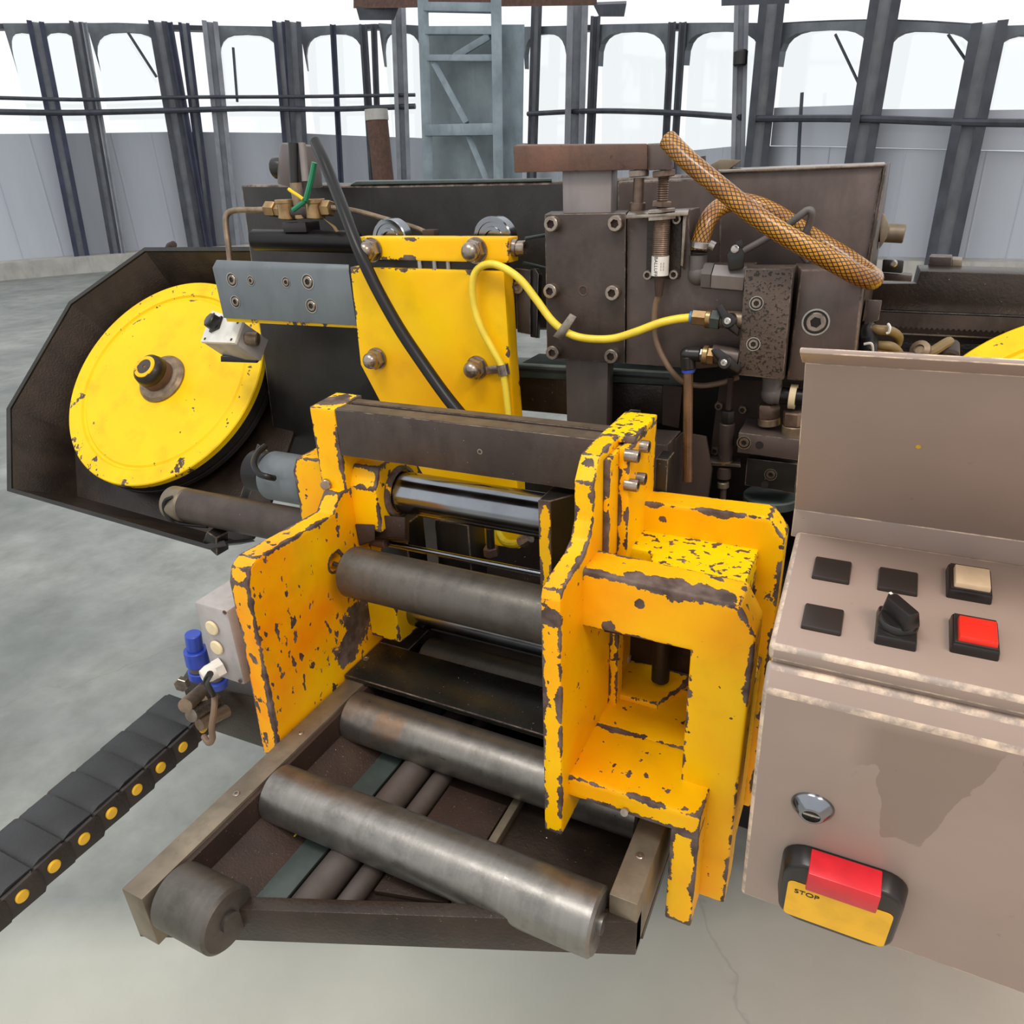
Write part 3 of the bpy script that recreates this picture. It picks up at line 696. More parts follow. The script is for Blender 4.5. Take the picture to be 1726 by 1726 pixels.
# ================================================================== left vise jaw
t = thing('left_vise_jaw', 'chipped yellow vise jaw plate rising left of the rollers', 'vise jaw', (-0.6, 0.6, 0.905))
finish('jaw_plate', prism(NB(), [(0.484, 0.90), (0.491, 1.062), (0.493, 1.146), (0.500, 1.163), (0.514, 1.171), (0.649, 1.167), (0.668, 1.188), (0.715, 1.190), (0.715, 1.0), (0.775, 0.985), (0.775, 0.90)], 'x', -0.616, -0.588, holes=[(0.640, 1.101, 0.0125)]), 'jaw_yellow', t, 0.0022)
part_box('hole_backing', (-0.640, 0.60, 1.06), (-0.618, 0.69, 1.14), 'frame_yellow', t, 0.002)
finish('post', hull8(NB(), [(-0.628, 0.680, 0.95), (-0.5885, 0.680, 0.95), (-0.5885, 0.680, 1.297), (-0.628, 0.680, 1.297)], [(-0.630, 0.738, 0.95), (-0.5885, 0.738, 0.95), (-0.5885, 0.738, 1.300), (-0.630, 0.738, 1.300)]), 'frame_yellow', t, 0.002)
finish('outer_block', prism(NB(), [(-0.692, 1.085), (-0.630, 1.075), (-0.630, 1.218), (-0.682, 1.215), (-0.692, 1.194)], 'y', 0.697, 0.785), 'frame_yellow', t, 0.002)
finish('column_boss', prism(NB(), [(0.690, 1.128), (0.690, 1.190), (0.702, 1.216), (0.79, 1.222), (0.79, 1.128)], 'x', -0.593, -0.548), 'frame_yellow', t, 0.002)
finish('column_boss', prism(NB(), [(0.690, 0.955), (0.690, 1.02), (0.79, 1.03), (0.79, 0.945)], 'x', -0.593, -0.540), 'frame_yellow', t, 0.002)
for z, r in ((1.168, 0.036), (0.986, 0.036)):
    finish('flange_ring', lathe(NB(), (-0.549, 0.74, z), (1, 0, 0), [(r, 0), (r, 0.006), (r-0.003, 0.008), (0.0305, 0.008), (0.0305, 0.004)], 40), 'frame_yellow', t)
finish('set_screw', rod(NB(), (-0.6197, 0.6820, 1.1928), (-0.6152, 0.6720, 1.1940), 0.007, 14, ch=0.001), 'bolt_steel', t)
part_box('foot_gusset', (-0.588, 0.715, 0.938), (-0.558, 0.775, 0.958), 'jaw_yellow', t, 0.003)

t = thing('chip_block', 'rust brown steel bracket caked with metal chips beside the jaw', 'bracket', (-0.54, 0.72, 1.1))
finish('bracket', hull8(NB(), [(-0.5762, 0.7000, 1.1232), (-0.5549, 0.7000, 1.1490), (-0.5140, 0.7000, 1.1525), (-0.5179, 0.7000, 1.1205), (-0.5750, 0.7000, 1.1117)], [(-0.6091, 0.7400, 1.0988), (-0.5866, 0.7400, 1.1261), (-0.5364, 0.7400, 1.1310), (-0.5412, 0.7400, 1.0906), (-0.6087, 0.7400, 1.0807)]), 'chips_brown', t, 0.002)
finish('bracket_arm', hull8(NB(), [(-0.5873, 0.6860, 1.1366), (-0.5536, 0.6860, 1.1416), (-0.5573, 0.6860, 1.1163), (-0.5847, 0.6860, 1.1039)], [(-0.6335, 0.7400, 1.1040), (-0.5972, 0.7400, 1.1094), (-0.6012, 0.7400, 1.0822), (-0.6307, 0.7400, 1.0688)]), 'rust_and_shade', t, 0.002)
finish('collar', rod(NB(), (-0.5848, 0.7150, 1.0991), (-0.5608, 0.7150, 1.0990), 0.0085, 20, ch=0.001), 'rust', t)

def column_bar(name, a, b, r, m, label):
    o = finish(name, rod(NB(), a, b, r, 48, ch=0.001), m); return tag(o, label, 'bar')
column_bar('guide_column', (-0.549, 0.74, 1.168), (-0.21, 0.74, 1.168), 0.0285, 'chrome', 'thick chromed guide column directly below the black clamp bar')
column_bar('guide_column', (-0.545, 0.74, 0.986), (-0.21, 0.74, 0.986), 0.0285, 'chrome', 'thick chromed guide column low behind the grey roller')
column_bar('guide_rod', (-0.5668, 0.7200, 1.0954), (-0.3161, 0.7200, 1.0963), 0.0042, 'chrome', 'thin bright rod between the two chromed columns')

t = thing('clamp_bar', 'long black square steel bar bridging the tops of both jaws', 'bar', (-0.4, 0.70, 1.236))
finish('bar', prism(NB(), [(0.680, 1.2365), (0.728, 1.2365), (0.728, 1.297), (0.7125, 1.297), (0.7125, 1.2925), (0.7035, 1.2925), (0.7035, 1.297), (0.680, 1.297)], 'x', -0.5875, -0.233), 'dark_steel', t, 0.0008)
for y0, y1 in ((0.6808, 0.7030), (0.7130, 0.7272)):
    part_box('top_strip', (-0.5870, y0, 1.2968), (-0.2335, y1, 1.2976), 'groove_top', t, 0.0)
finish('tapped_hole', lathe(NB(), (-0.3848, 0.6802, 1.2665), (0, -1, 0), [(0.0034, 0), (0.0034, 0.0006), (0.002, 0.0008), (0.002, 0.0001), (0, 0.0001)], 16), 'bolt_steel', t)

# loose heavy roller that hangs between the jaws on a cord
t = thing('hanging_roller', 'thick dull grey round bar lying between both yellow jaws', 'roller', (-0.4, 0.64, 1.06))
finish('bar', lathe(NB(), (-0.567, 0.64, 1.0926), (1, 0, 0), [(0.0295, 0), (0.0332, 0.004), (0.0332, 0.330), (0.030, 0.334)], 56), 'roller_grey', t)
finish('cord', tube(NB(), [(-0.5934, 0.6400, 1.0983), (-0.5838, 0.6400, 1.0976), (-0.5716, 0.6400, 1.1010), (-0.5597, 0.6400, 1.0982)], 0.0035, 10), 'bolt_steel', t)

# ================================================================== right vise jaw and its cast frame
t = thing('right_vise_jaw', 'big yellow cast vise jaw frame right of the rollers beside the control console', 'vise jaw', (-0.15, 0.62, 0.83))
finish('jaw_plate', prism(NB(), [(0.497, 0.928), (0.503, 1.208), (0.507, 1.217), (0.534, 1.2225), (0.560, 1.226), (0.576, 1.234), (0.585, 1.250), (0.586, 1.289), (0.603, 1.3105), (0.650, 1.312), (0.737, 1.312), (0.737, 0.928)], 'x', -0.2325, -0.213), 'frame_yellow', t, 0.002)
part_box('post_step', (-0.213, 0.612, 1.19), (-0.207, 0.737, 1.303), 'frame_yellow', t, 0.0015)
part_box('post_step', (-0.207, 0.640, 1.18), (-0.196, 0.737, 1.306), 'frame_yellow', t, 0.0015)
part_box('post_cap', (-0.232, 0.655, 1.306), (-0.196, 0.737, 1.3125), 'block_yellow', t, 0.0015)
for c in ((-0.1960, 0.6418, 1.2988), (-0.1960, 0.6775, 1.2965), (-0.1960, 0.6687, 1.2648), (-0.1960, 0.6427, 1.2678)):
    socket_screw(t, c, (1, 0, 0), 0.0065, 0.009, 'bolt_steel', 'bolt')
part_box('rear_lug', (-0.196, 0.737, 1.20), (-0.182, 0.765, 1.262), 'black_steel', t, 0.001)
# front ring around the opening
x0, x1, zt = -0.217, -0.053, 1.212
finish('front_frame', prism(NB(), [(x0, 1.149), (-0.108, 1.149), (-0.108, 0.838), (-0.053, 0.838), (-0.053, 1.178), (-0.069, 1.207), (x0, zt)], 'y', 0.558, 0.602), 'frame_yellow', t, 0.0025, seg=3)
part_box('shelf', (x0, 0.517, 0.966), (-0.079, 0.602, 0.992), 'frame_yellow', t, 0.002)
part_box('lower_leg', (-0.106, 0.517, 0.838), (-0.079, 0.562, 0.968), 'frame_yellow', t, 0.002)
finish('shelf', prism(NB(), [(x0, 0.60), (-0.106, 0.60), (-0.106, 0.70), (-0.150, 0.70), (-0.164, 0.652), (x0, 0.652)], 'z', 0.966, 0.992), 'frame_yellow', t, 0.001)
finish('top_block', prism(NB(), [(-0.207, 0.705), (-0.074, 0.705), (-0.075, 0.612), (-0.168, 0.612), (-0.172, 0.655), (-0.207, 0.658)], 'z', 1.148, 1.190), 'block_yellow', t, 0.002)
finish('rear_frame', prism(NB(), [(-0.213, 1.14), (-0.076, 1.14), (-0.076, 0.838), (-0.050, 0.838), (-0.050, 1.205), (-0.067, 1.227), (-0.20, 1.224), (-0.213, 1.235)], 'y', 0.701, 0.737), 'frame_yellow', t, 0.0022)
part_box('side_web', (-0.078, 0.600, 0.838), (-0.0575, 0.702, 1.06), 'frame_yellow', t, 0.002)
part_box('inner_back', (-0.213, 0.72, 0.86), (-0.06, 0.735, 1.20), 'oily_black', t)
q0 = V((-0.1993, 0.6520, 0.9986)); zt_ = q0.z
finish('inner_ledge', prism(NB(), [(x0, 0.652), (-0.158, 0.652), (-0.128, 0.722), (x0, 0.722)], 'z', zt_-0.020, zt_), 'frame_yellow', t, 0.002)
finish('inner_ram', rod(NB(), (-0.166, 0.690, zt_+0.004), (-0.166, 0.690, 1.147), 0.0105, 24, ch=0.002), 'black_steel', t)
part_box('inner_stop', (-0.2165, 0.622, 1.102), (-0.192, 0.668, 1.147), 'black_steel', t, 0.001)
part_box('inner_strip', (-0.213, 0.640, 0.99), (-0.203, 0.662, 1.096), 'frame_yellow', t, 0.0015)
finish('lube_nipple', rod(NB(), (-0.1515, 0.5170, 0.9712), (-0.1515, 0.5110, 0.9740), 0.004, 12), 'bolt_steel', t)

t = thing('guide_plate', 'narrow yellow faced steel plate standing against the right jaw post', 'plate', (-0.28, 0.68, 1.1))
finish('plate', hull8(NB(), [(-0.303, 0.66, 1.105), (-0.290, 0.66, 1.105), (-0.290, 0.66, 1.228), (-0.303, 0.66, 1.228)], [(-0.303, 0.708, 1.105), (-0.256, 0.708, 1.105), (-0.256, 0.708, 1.228), (-0.303, 0.708, 1.228)]), 'black_steel', t, 0.0012)
part_box('painted_face', (-0.3035, 0.6585, 1.105), (-0.2895, 0.6605, 1.227), 'frame_yellow', t, 0.0)

# ================================================================== pneumatic rams at the left of the vise
t = thing('grey_ram', 'short blue grey ram body with a black cap behind the left jaw', 'ram', (-0.74, 0.74, 1.13))
finish('body', rod(NB(), (-0.692, 0.74, 1.160), (-0.775, 0.74, 1.160), 0.0365, 40, ch=0.002), 'grey_paint', t)
finish('end_cap', rod(NB(), (-0.775, 0.74, 1.163), (-0.812, 0.74, 1.163), 0.0315, 32, ch=0.004), 'black_rubber', t)
finish('cap_hose', tube(NB(), [(-0.7797, 0.7400, 1.2054), (-0.7766, 0.7200, 1.2017), (-0.7661, 0.7000, 1.1938), (-0.7497, 0.6900, 1.1853), (-0.7329, 0.6900, 1.1823), (-0.7325, 0.7000, 1.1767)], 0.0045, 10), 'black_rubber', t)
t = thing('dark_ram', 'long dark brown ram tube lying left of the yellow jaw below the wheel', 'ram', (-1.0302, 0.8500, 1.0007))
finish('body', rod(NB(), (-1.1235, 0.8500, 1.0074), (-0.7795, 0.8500, 1.0118), 0.0325, 40, ch=0.002), 'dark_steel', t)
finish('end_cap', rod(NB(), (-1.1687, 0.8500, 1.0064), (-1.1235, 0.8500, 1.0074), 0.033, 40, ch=0.005), 'rail_steel', t)
finish('cap_hose', tube(NB(), [(-1.1340, 0.8300, 1.0313), (-1.1445, 0.8200, 1.0266), (-1.1541, 0.8200, 1.0079), (-1.1461, 0.8200, 0.9894), (-1.1313, 0.8300, 0.9775), (-1.0721, 0.8400, 0.9771)], 0.004, 10), 'black_rubber', t)

# ================================================================== junction box and energy chain
t = thing('junction_box', 'grey junction box with two cream plugs fixed to the left jaw', 'junction box', (-0.66, 0.55, 0.985))
bx = part_box('body', (-0.697, 0.50, 0.986), (-0.641, 0.665, 1.096), 'box_grey', t, 0.004)
for p in ((-0.6714, 0.4985, 1.0661), (-0.6719, 0.4985, 1.0371)):
    finish('plug', lathe(NB(), p, (0, -1, 0), [(0.0098, 0), (0.0098, 0.0015), (0.0085, 0.0028), (0, 0.0034)], 24), 'cream', t)
for p in ((-0.6425, 0.4985, 1.0953), (-0.6450, 0.4985, 0.9936)):
    finish('cover_screw', lathe(NB(), p, (0, -1, 0), [(0.0028, 0), (0.0028, 0.001), (0.0014, 0.001), (0.001, 0), (0, 0)], 12), 'rust', t)
g = (-0.6739, 0.4980, 1.0073)
gl = finish('cable_gland', lathe(NB(), g, (-0.35, -0.9, -0.1), [(0.0125, -0.002), (0.0125, 0.008)], poly=6), 'white_plastic', t)
finish('gland_cap', lathe(NB(), g, (-0.35, -0.9, -0.1), [(0.011, 0.007), (0.011, 0.016), (0.0085, 0.024), (0.005, 0.025), (0.0045, 0.020), (0, 0.020)], 20), 'white_plastic', gl)
finish('cable', tube(NB(), [(-0.6585, 0.4700, 1.0207), (-0.6828, 0.4800, 0.9954), (-0.7376, 0.5200, 0.9379), (-0.7611, 0.5400, 0.9034)], 0.0042, 10), 'black_rubber', t)
part_box('bracket', (-0.665, 0.56, 1.0), (-0.610, 0.59, 1.08), 'black_steel', t, 0.001)
finish('lead', tube(NB(), [(-0.7586, 0.5400, 0.9042), (-0.7535, 0.5300, 0.8894), (-0.7547, 0.5200, 0.8651), (-0.7605, 0.5200, 0.8415), (-0.7709, 0.5200, 0.8300), (-0.7927, 0.5300, 0.8249)], 0.0045, 10), 'tan_wire', t)

t = thing('air_manifold', 'oily brown manifold block below the grey junction box with steel pipe ends', 'manifold', (-0.8346, 0.6000, 0.8258))
finish('block', hull8(NB(), [(-0.9469, 0.6200, 0.8163), (-0.7699, 0.6200, 0.8362), (-0.7812, 0.6200, 0.7295), (-0.9404, 0.6200, 0.7231)], [(-1.0641, 0.7200, 0.7391), (-0.8754, 0.7200, 0.7739), (-0.8853, 0.7200, 0.6644), (-1.0491, 0.7200, 0.6513)]), 'oily_black', t, 0.003)
for a, b, r, m in (((-0.8573, 0.6000, 0.8441), (-0.8312, 0.5400, 0.8614), 0.011, 'tube_steel'), ((-0.8403, 0.6000, 0.8240), (-0.8314, 0.5450, 0.8396), 0.011, 'bolt_steel'), ((-0.8245, 0.6000, 0.8081), (-0.8259, 0.5500, 0.8194), 0.010, 'tube_steel')):
    finish('pipe_stub', rod(NB(), a, b, r, 16), m, t)
hex_nut(t, (-0.8476, 0.5850, 0.8399), (-0.8499, 0.5700, 0.8368), 0.0145)
hex_nut(t, (-0.9092, 0.6000, 0.8375), (-0.9053, 0.5900, 0.8389), 0.012)

for (base, pts, lab) in (((-0.8617, 0.6000, 0.8634), [((-0.8646, 0.6000, 0.8626), (-0.8628, 0.6000, 0.8767), 0.017, 'blue_plastic'), ((-0.8628, 0.6000, 0.8767), (-0.8617, 0.6000, 0.8883), 0.014, 'grey_plastic'), ((-0.8617, 0.6000, 0.8883), (-0.8596, 0.6000, 0.9154), 0.0175, 'blue_plastic'), ((-0.8596, 0.6000, 0.9154), (-0.8554, 0.6000, 0.9447), 0.012, 'blue_plastic')], 'tall blue push fitting left of the grey junction box'),
                         ((-0.8043, 0.5800, 0.8841), [((-0.8043, 0.5800, 0.8797), (-0.8018, 0.5800, 0.8924), 0.017, 'blue_plastic'), ((-0.8018, 0.5800, 0.8924), (-0.7993, 0.5800, 0.9094), 0.012, 'grey_plastic')], 'short blue push fitting half hidden under the grey junction box')):
    t = thing('push_fitting', lab, 'fitting', base, 'blue push fittings at the junction box')
    for a, b, r, m in pts: finish('collar' if r > 0.013 else 'stem', rod(NB(), a, b, r, 20, ch=0.0012), m, t)

# chain of links, each with its own lid, sides and yellow pin
t = thing('cable_chain', 'black plastic cable chain with yellow pins running beside the table', 'cable chain', (-0.93, 0.45, 0.66))
YC = [0.1207+0.0475*k for k in range(11)]
for k, y in enumerate(YC):
    bm = NB(); zt = 0.745; L = 0.0475; sh = -0.095*(y+0.024-0.45); xi, xo = -0.9105+sh, -1.012+sh
    dz = 0.006
    prism(bm, [(y+0.001, zt-dz), (y+L*0.3, zt), (y+L*1.0, zt+0.0005), (y+L*1.0, zt-0.004), (y+0.001, zt-dz-0.004)], 'x', xo+0.003, xi-0.003)
    lk = finish('link', bm, 'chain_black', t, 0.0008)
    for xs in (xi, xo):
        pb = NB(); poly = [(y-0.004, zt-0.043), (y+L+0.002, zt-0.043), (y+L+0.006, zt-0.036), (y+L+0.006, zt-0.008), (y+L-0.004, zt-0.0015), (y+0.004, zt-0.005), (y-0.006, zt-0.012), (y-0.008, zt-0.036)]
        off = 0.002 if k % 2 else 0.0
        prism(pb, poly, 'x', xs-0.003+off, xs+0.003+off)
        finish('side_plate', pb, 'chain_side', lk, 0.0006)
    finish('pin', lathe(NB(), (xi+0.004, y+L*0.5, zt-0.021), (1, 0, 0), [(0.0088, 0), (0.0088, 0.0025), (0.0072, 0.0038), (0, 0.0042)], 20), 'pin_yellow', lk)

# metal shavings lying in the trough and on the plates
bm = NB(); rng = random.Random(3)
def shaving(x, y, z, sz):
    a = rng.uniform(0, 6.28); p = V((x, y, z)); u = V((math.cos(a), math.sin(a), rng.uniform(-0.3, 0.3)))*sz; w = V((-math.sin(a), math.cos(a), rng.uniform(-0.3, 0.5)))*sz*0.45
    vs = [bm.verts.new(p+q+V((0, 0, 0.0006))) for q in (u, w, -u, -w)]; bm.faces.new(vs[:3]); bm.faces.new((vs[0], vs[2], vs[3]))
for k in range(420):
    y = rng.uniform(0.34, 0.82); x = rng.uniform(-0.545, -0.15)
    if y < 0.31+(x+0.555)*0.41+0.02: continue
    shaving(x, y, 0.8605 if x > -0.49 else 0.8605+max(0, (-0.492-x)*0.64), rng.uniform(0.0005, 0.0014))
for k in range(60): shaving(rng.uniform(-0.58, -0.24), rng.uniform(0.62, 0.698), 0.9375, rng.uniform(0.0005, 0.0016))
for k in range(120): shaving(rng.uniform(-0.55, -0.27), rng.uniform(0.82, 1.04), 0.9555, rng.uniform(0.0006, 0.0018))
for k in range(50): shaving(rng.uniform(-0.583, -0.557), rng.uniform(0.28, 0.80), 0.930, rng.uniform(0.0004, 0.001))
o = finish('metal_shavings', bm, 'bright_steel', smooth=False); o['kind'] = 'stuff'; o['label'] = 'bright metal shavings scattered in the trough and over the plates'; o['category'] = 'shavings'

# ================================================================== band wheels, guards and blade
WN = Vector((0.0706, -0.7223, 0.6879)).normalized()
def band_wheel(label, c, n, group):
    c = V(c); n = V(n).normalized()
    t = thing('band_wheel', label, 'wheel', c, group); r = 0.247
    finish('disc', lathe(NB(), c-n*0.030, n, [(r-0.004, 0.014), (r, 0.016), (r, 0.028), (r-0.002, 0.030), (r-0.034, 0.030), (r-0.037, 0.0255), (r-0.042, 0.0245), (r-0.046, 0.0275), (0.052, 0.0295), (0.050, 0.0295)], 120), 'wheel_yellow', t)
    finish('rim_tyre', lathe(NB(), c-n*0.052, n, [(r-0.010, 0), (r-0.001, 0.002), (r-0.001, 0.012), (r-0.005, 0.013), (r-0.005, 0.017), (r-0.001, 0.018), (r-0.001, 0.037), (r-0.01, 0.037)], 96), 'black_steel', t)
    h = finish('hub_flange', lathe(NB(), c-n*0.001, n, [(0.056, 0), (0.056, 0.005), (0.050, 0.011), (0.042, 0.012), (0.040, 0.013)], 48), 'tube_steel', t)
    finish('hub_sleeve', lathe(NB(), c, n, [(0.036, 0.010), (0.036, 0.030), (0.034, 0.030)], 40), 'rust', h)
    finish('hub_cap', lathe(NB(), c, n, [(0.035, 0.029), (0.036, 0.036), (0.033, 0.047), (0.026, 0.053), (0.025, 0.053)], 40), 'oily_black', h)
    finish('cap_ring', lathe(NB(), c, n, [(0.0255, 0.0525), (0.0245, 0.0545), (0.0170, 0.0550), (0.0165, 0.0535), (0.0150, 0.0535)], 40), 'guide_yellow', h)
    finish('shaft_end', lathe(NB(), c, n, [(0.0165, 0.050), (0.0165, 0.0545), (0.004, 0.0550), (0.003, 0.0535), (0, 0.0535)], 32), 'dark_steel', h)
    return t
band_wheel('large yellow band saw wheel with a dark hub in the left guard', (-1.3700, 1.0500, 1.1829), WN, None)
wheel_right = band_wheel('yellow band saw wheel mostly cut off behind the console lid at the right edge', (0.300, 1.062, 1.182), (0, -0.7071, 0.7071), None)

def plane_pt(uv, org, e1, e2, n, off): return V(org)+e1*uv[0]+e2*uv[1]+n*off
e1 = Vector((1, 0, 0)); e1 = (e1-WN*e1.dot(WN)).normalized(); e2 = WN.cross(e1)
WC = V((-1.3700, 1.0500, 1.1829))

t = thing('wheel_guard', 'dark oily sheet steel guard tray around the left yellow wheel', 'guard', WC-V((0, 0, 0.3)))
# outline of the tray mouth in the wheel plane, and of its smaller floor behind the wheel
mouth = [V(p) for p in ((-1.7173, 0.9157, 1.1211), (-1.6914, 1.1078, 1.3201), (-1.5446, 1.2226, 1.4256), (-1.1740, 1.2565, 1.4232), (-1.0187, 1.0190, 1.1578), (-1.0078, 0.8686, 0.9988), (-1.0213, 0.8303, 0.9600), (-1.0569, 0.8186, 0.9514), (-1.5997, 0.8022, 0.9898))]
cen = sum(mouth, V((0, 0, 0)))/len(mouth)
floor_in = [cen+(p-cen)*0.86-WN*0.115 for p in mouth]
shell_out = [cen+(p-cen)*1.012 for p in mouth]
finish('back_plate', hull8(NB(), floor_in, [p-WN*0.008 for p in floor_in]), 'oily_black', t, smooth=False)
N_ = len(mouth)
for k in range(N_):
    if k in (3, 4, 5): continue      # open towards the saw frame
    a, b = mouth[k], mouth[(k+1) % N_]; ia, ib = floor_in[k], floor_in[(k+1) % N_]; oa, ob = shell_out[k], shell_out[(k+1) % N_]
    out = lambda p: (p-cen).normalized()*0.007
    finish('rim_wall', hull8(NB(), [a, b, ib, ia], [a+out(a), b+out(b), ib+out(ib)-WN*0.004, ia+out(ia)-WN*0.004]), 'oily_black', t, smooth=False)
    finish('rim_edge', hull8(NB(), [a, b, b+WN*0.004, a+WN*0.004], [a+out(a)*1.7, b+out(b)*1.7, b+out(b)*1.7+WN*0.004, a+out(a)*1.7+WN*0.004]), 'black_steel', t, smooth=False)
c = V((-1.0525, 0.8196, 0.9592))
finish('latch', hull8(NB(), [c+V((-0.02, 0, -0.008)), c+V((0.012, 0, -0.03)), c+V((0.022, 0, 0.01)), c+V((0.0, 0, 0.02))], [c+V((-0.02, 0.03, -0.008)), c+V((0.012, 0.03, -0.03)), c+V((0.022, 0.03, 0.01)), c+V((0.0, 0.03, 0.02))]), 'black_steel', t, 0.002)
finish('latch_knob', lathe(NB(), (-1.5869, 1.3300, 1.4273), (0.9, -0.2, 0.35), [(0, -0.03), (0.008, -0.02), (0.011, 0), (0.008, 0.018), (0, 0.022)], 16), 'rust_and_shade', t)
finish('guard_fin', hull8(NB(), [(-1.0519, 0.9800, 1.0963), (-1.0272, 0.9800, 1.0845), (-1.0582, 0.9000, 0.9611), (-1.0732, 0.9000, 0.9637)], [(-1.0734, 1.0000, 1.0870), (-1.0482, 1.0000, 1.0750), (-1.0818, 0.9200, 0.9481), (-1.0970, 0.9200, 0.9507)]), 'black_steel', t, 0.001)

t = thing('wheel_guard', 'dark guard channel behind the right wheel beyond the large grey bracket', 'guard', (0.2, 1.25, 1.2))
finish('upper_wall', hull8(NB(), [(-0.0312, 1.2600, 1.3803), (0.0446, 1.2600, 1.3818), (0.0469, 1.2600, 1.3994), (0.2254, 1.2600, 1.3955), (0.2382, 1.2600, 1.3403), (-0.0258, 1.2600, 1.3435)], [(-0.0327, 1.3000, 1.3785), (0.0406, 1.3000, 1.3798), (0.0421, 1.3000, 1.4040), (0.2304, 1.3000, 1.4001), (0.2477, 1.3000, 1.3253), (-0.0252, 1.3000, 1.3277)]), 'oily_black', t, 0.001)
finish('blade_backing', hull8(NB(), [(-0.0096, 1.2650, 1.3450), (0.2382, 1.2650, 1.3435), (0.2486, 1.2650, 1.2986), (-0.0018, 1.2650, 1.2937)], [(-0.0097, 1.2750, 1.3434), (0.2401, 1.2750, 1.3419), (0.2506, 1.2750, 1.2967), (-0.0018, 1.2750, 1.2917)]), 'chips_brown', t)
finish('wall_edge', hull8(NB(), [(-0.0024, 1.2400, 1.3458), (0.2344, 1.2400, 1.3436), (0.2349, 1.2400, 1.3417), (-0.0021, 1.2400, 1.3436)], [(-0.0025, 1.2600, 1.3425), (0.2382, 1.2600, 1.3403), (0.2387, 1.2600, 1.3383), (-0.0021, 1.2600, 1.3403)]), 'bright_steel', t)
finish('floor_sheet', hull8(NB(), [(-0.03, 1.02, 1.13), (0.62, 1.02, 1.13), (0.62, 1.30, 1.30), (-0.03, 1.30, 1.30)], [(-0.03, 1.02, 1.122), (0.62, 1.02, 1.122), (0.62, 1.31, 1.292), (-0.03, 1.31, 1.292)]), 'oily_black', t)
finish('floor_edge', hull8(NB(), [(0.0351, 1.2500, 1.3112), (0.2436, 1.2500, 1.3106), (0.2440, 1.2500, 1.3086), (0.0354, 1.2500, 1.3090)], [(0.0354, 1.2620, 1.3089), (0.2459, 1.2620, 1.3083), (0.2464, 1.2620, 1.3062), (0.0358, 1.2620, 1.3067)]), 'bright_steel', t)
finish('hinge', hull8(NB(), [(0.0557, 1.3000, 1.4159), (0.0860, 1.3000, 1.4152), (0.0882, 1.3000, 1.3994), (0.0571, 1.3000, 1.3990)], [(0.0600, 1.3400, 1.4153), (0.0880, 1.3400, 1.4145), (0.0890, 1.3400, 1.4051), (0.0603, 1.3400, 1.4049)]), 'dark_steel', t, 0.001)
finish('hinge_tab', hull8(NB(), [(0.0866, 1.3000, 1.4119), (0.0997, 1.3000, 1.4112), (0.1015, 1.3000, 1.3978), (0.0891, 1.3000, 1.3985)], [(0.0885, 1.3400, 1.4120), (0.1019, 1.3400, 1.4112), (0.1026, 1.3400, 1.4035), (0.0899, 1.3400, 1.4042)]), 'rail_steel', t, 0.001)

# toothed blade on the wheel's upper run
bm = NB(); y0 = 1.222
top = [(-0.0035, 1.2220, 1.3453), (0.2317, 1.2220, 1.3435)]; bot = [(-0.0005, 1.2220, 1.3263), (0.2359, 1.2220, 1.3255)]
n = 70; up = []; lo = []
for k in range(n+1):
    s = k/n; up.append(V(top[0]).lerp(V(top[1]), s)); p = V(bot[0]).lerp(V(bot[1]), s); lo.append(p+V((0, 0, -0.0035 if k % 2 else 0.0)))
vu = [bm.verts.new(p) for p in up]; vl = [bm.verts.new(p) for p in lo]; vu2 = [bm.verts.new(p+V((0, 0.0012, 0))) for p in up]; vl2 = [bm.verts.new(p+V((0, 0.0012, 0))) for p in lo]
for k in range(n):
    bm.faces.new((vu[k], vu[k+1], vl[k+1], vl[k])); bm.faces.new((vu2[k], vl2[k], vl2[k+1], vu2[k+1])); bm.faces.new((vl[k], vl[k+1], vl2[k+1], vl2[k])); bm.faces.new((vu[k], vu2[k], vu2[k+1], vu[k+1]))
finish('saw_blade', bm, 'dark_steel', wheel_right, smooth=False)['label'] = 'dark toothed steel blade'

# small tangle at the right wheel: hydraulic lines, plug, valve
for pts, r, lab in (([(-0.0092, 1.0000, 1.3637), (0.0030, 0.9900, 1.3633), (0.0162, 1.0000, 1.3606), (0.0268, 1.0200, 1.3500), (0.0275, 1.0400, 1.3371)], 0.0058, 'upper olive hydraulic loop beside the bracket above the console lid'),
                    ([(-0.0033, 1.0000, 1.3422), (0.0073, 0.9900, 1.3442), (0.0190, 0.9900, 1.3441), (0.0278, 1.0000, 1.3367), (0.0331, 1.0200, 1.3238)], 0.0058, 'lower olive hydraulic loop beside the bracket above the console lid')):
    tag(finish('hydraulic_loop', tube(NB(), pts, r, 12), 'olive_hose'), lab, 'hose', 'olive loops above the lid')
t = thing('lever_valve', 'brown lever fitting lying in the guard left of the right yellow wheel', 'valve', (0.0827, 1.0800, 1.3243))
finish('lever', tube(NB(), [(0.0569, 1.0500, 1.3216), (0.0690, 1.0500, 1.3284), (0.0811, 1.0600, 1.3359), (0.0865, 1.0700, 1.3372)], 0.0065, 10), 'olive_hose', t)
finish('body', rod(NB(), (0.0882, 1.0600, 1.3183), (0.0866, 1.0800, 1.3321), 0.013, 16, ch=0.003), 'dark_steel', t)
finish('knob', lathe(NB(), (0.0566, 1.0500, 1.3276), (-0.3, -0.8, 0.4), [(0.012, 0), (0.012, 0.008), (0.006, 0.011), (0.005, 0.008), (0, 0.008)], 18), 'tube_steel', t)
t = thing('hose_stub', 'dark grey hose stub tied with cable ties left of the console lid', 'hose', (-0.0050, 0.9800, 1.3405))
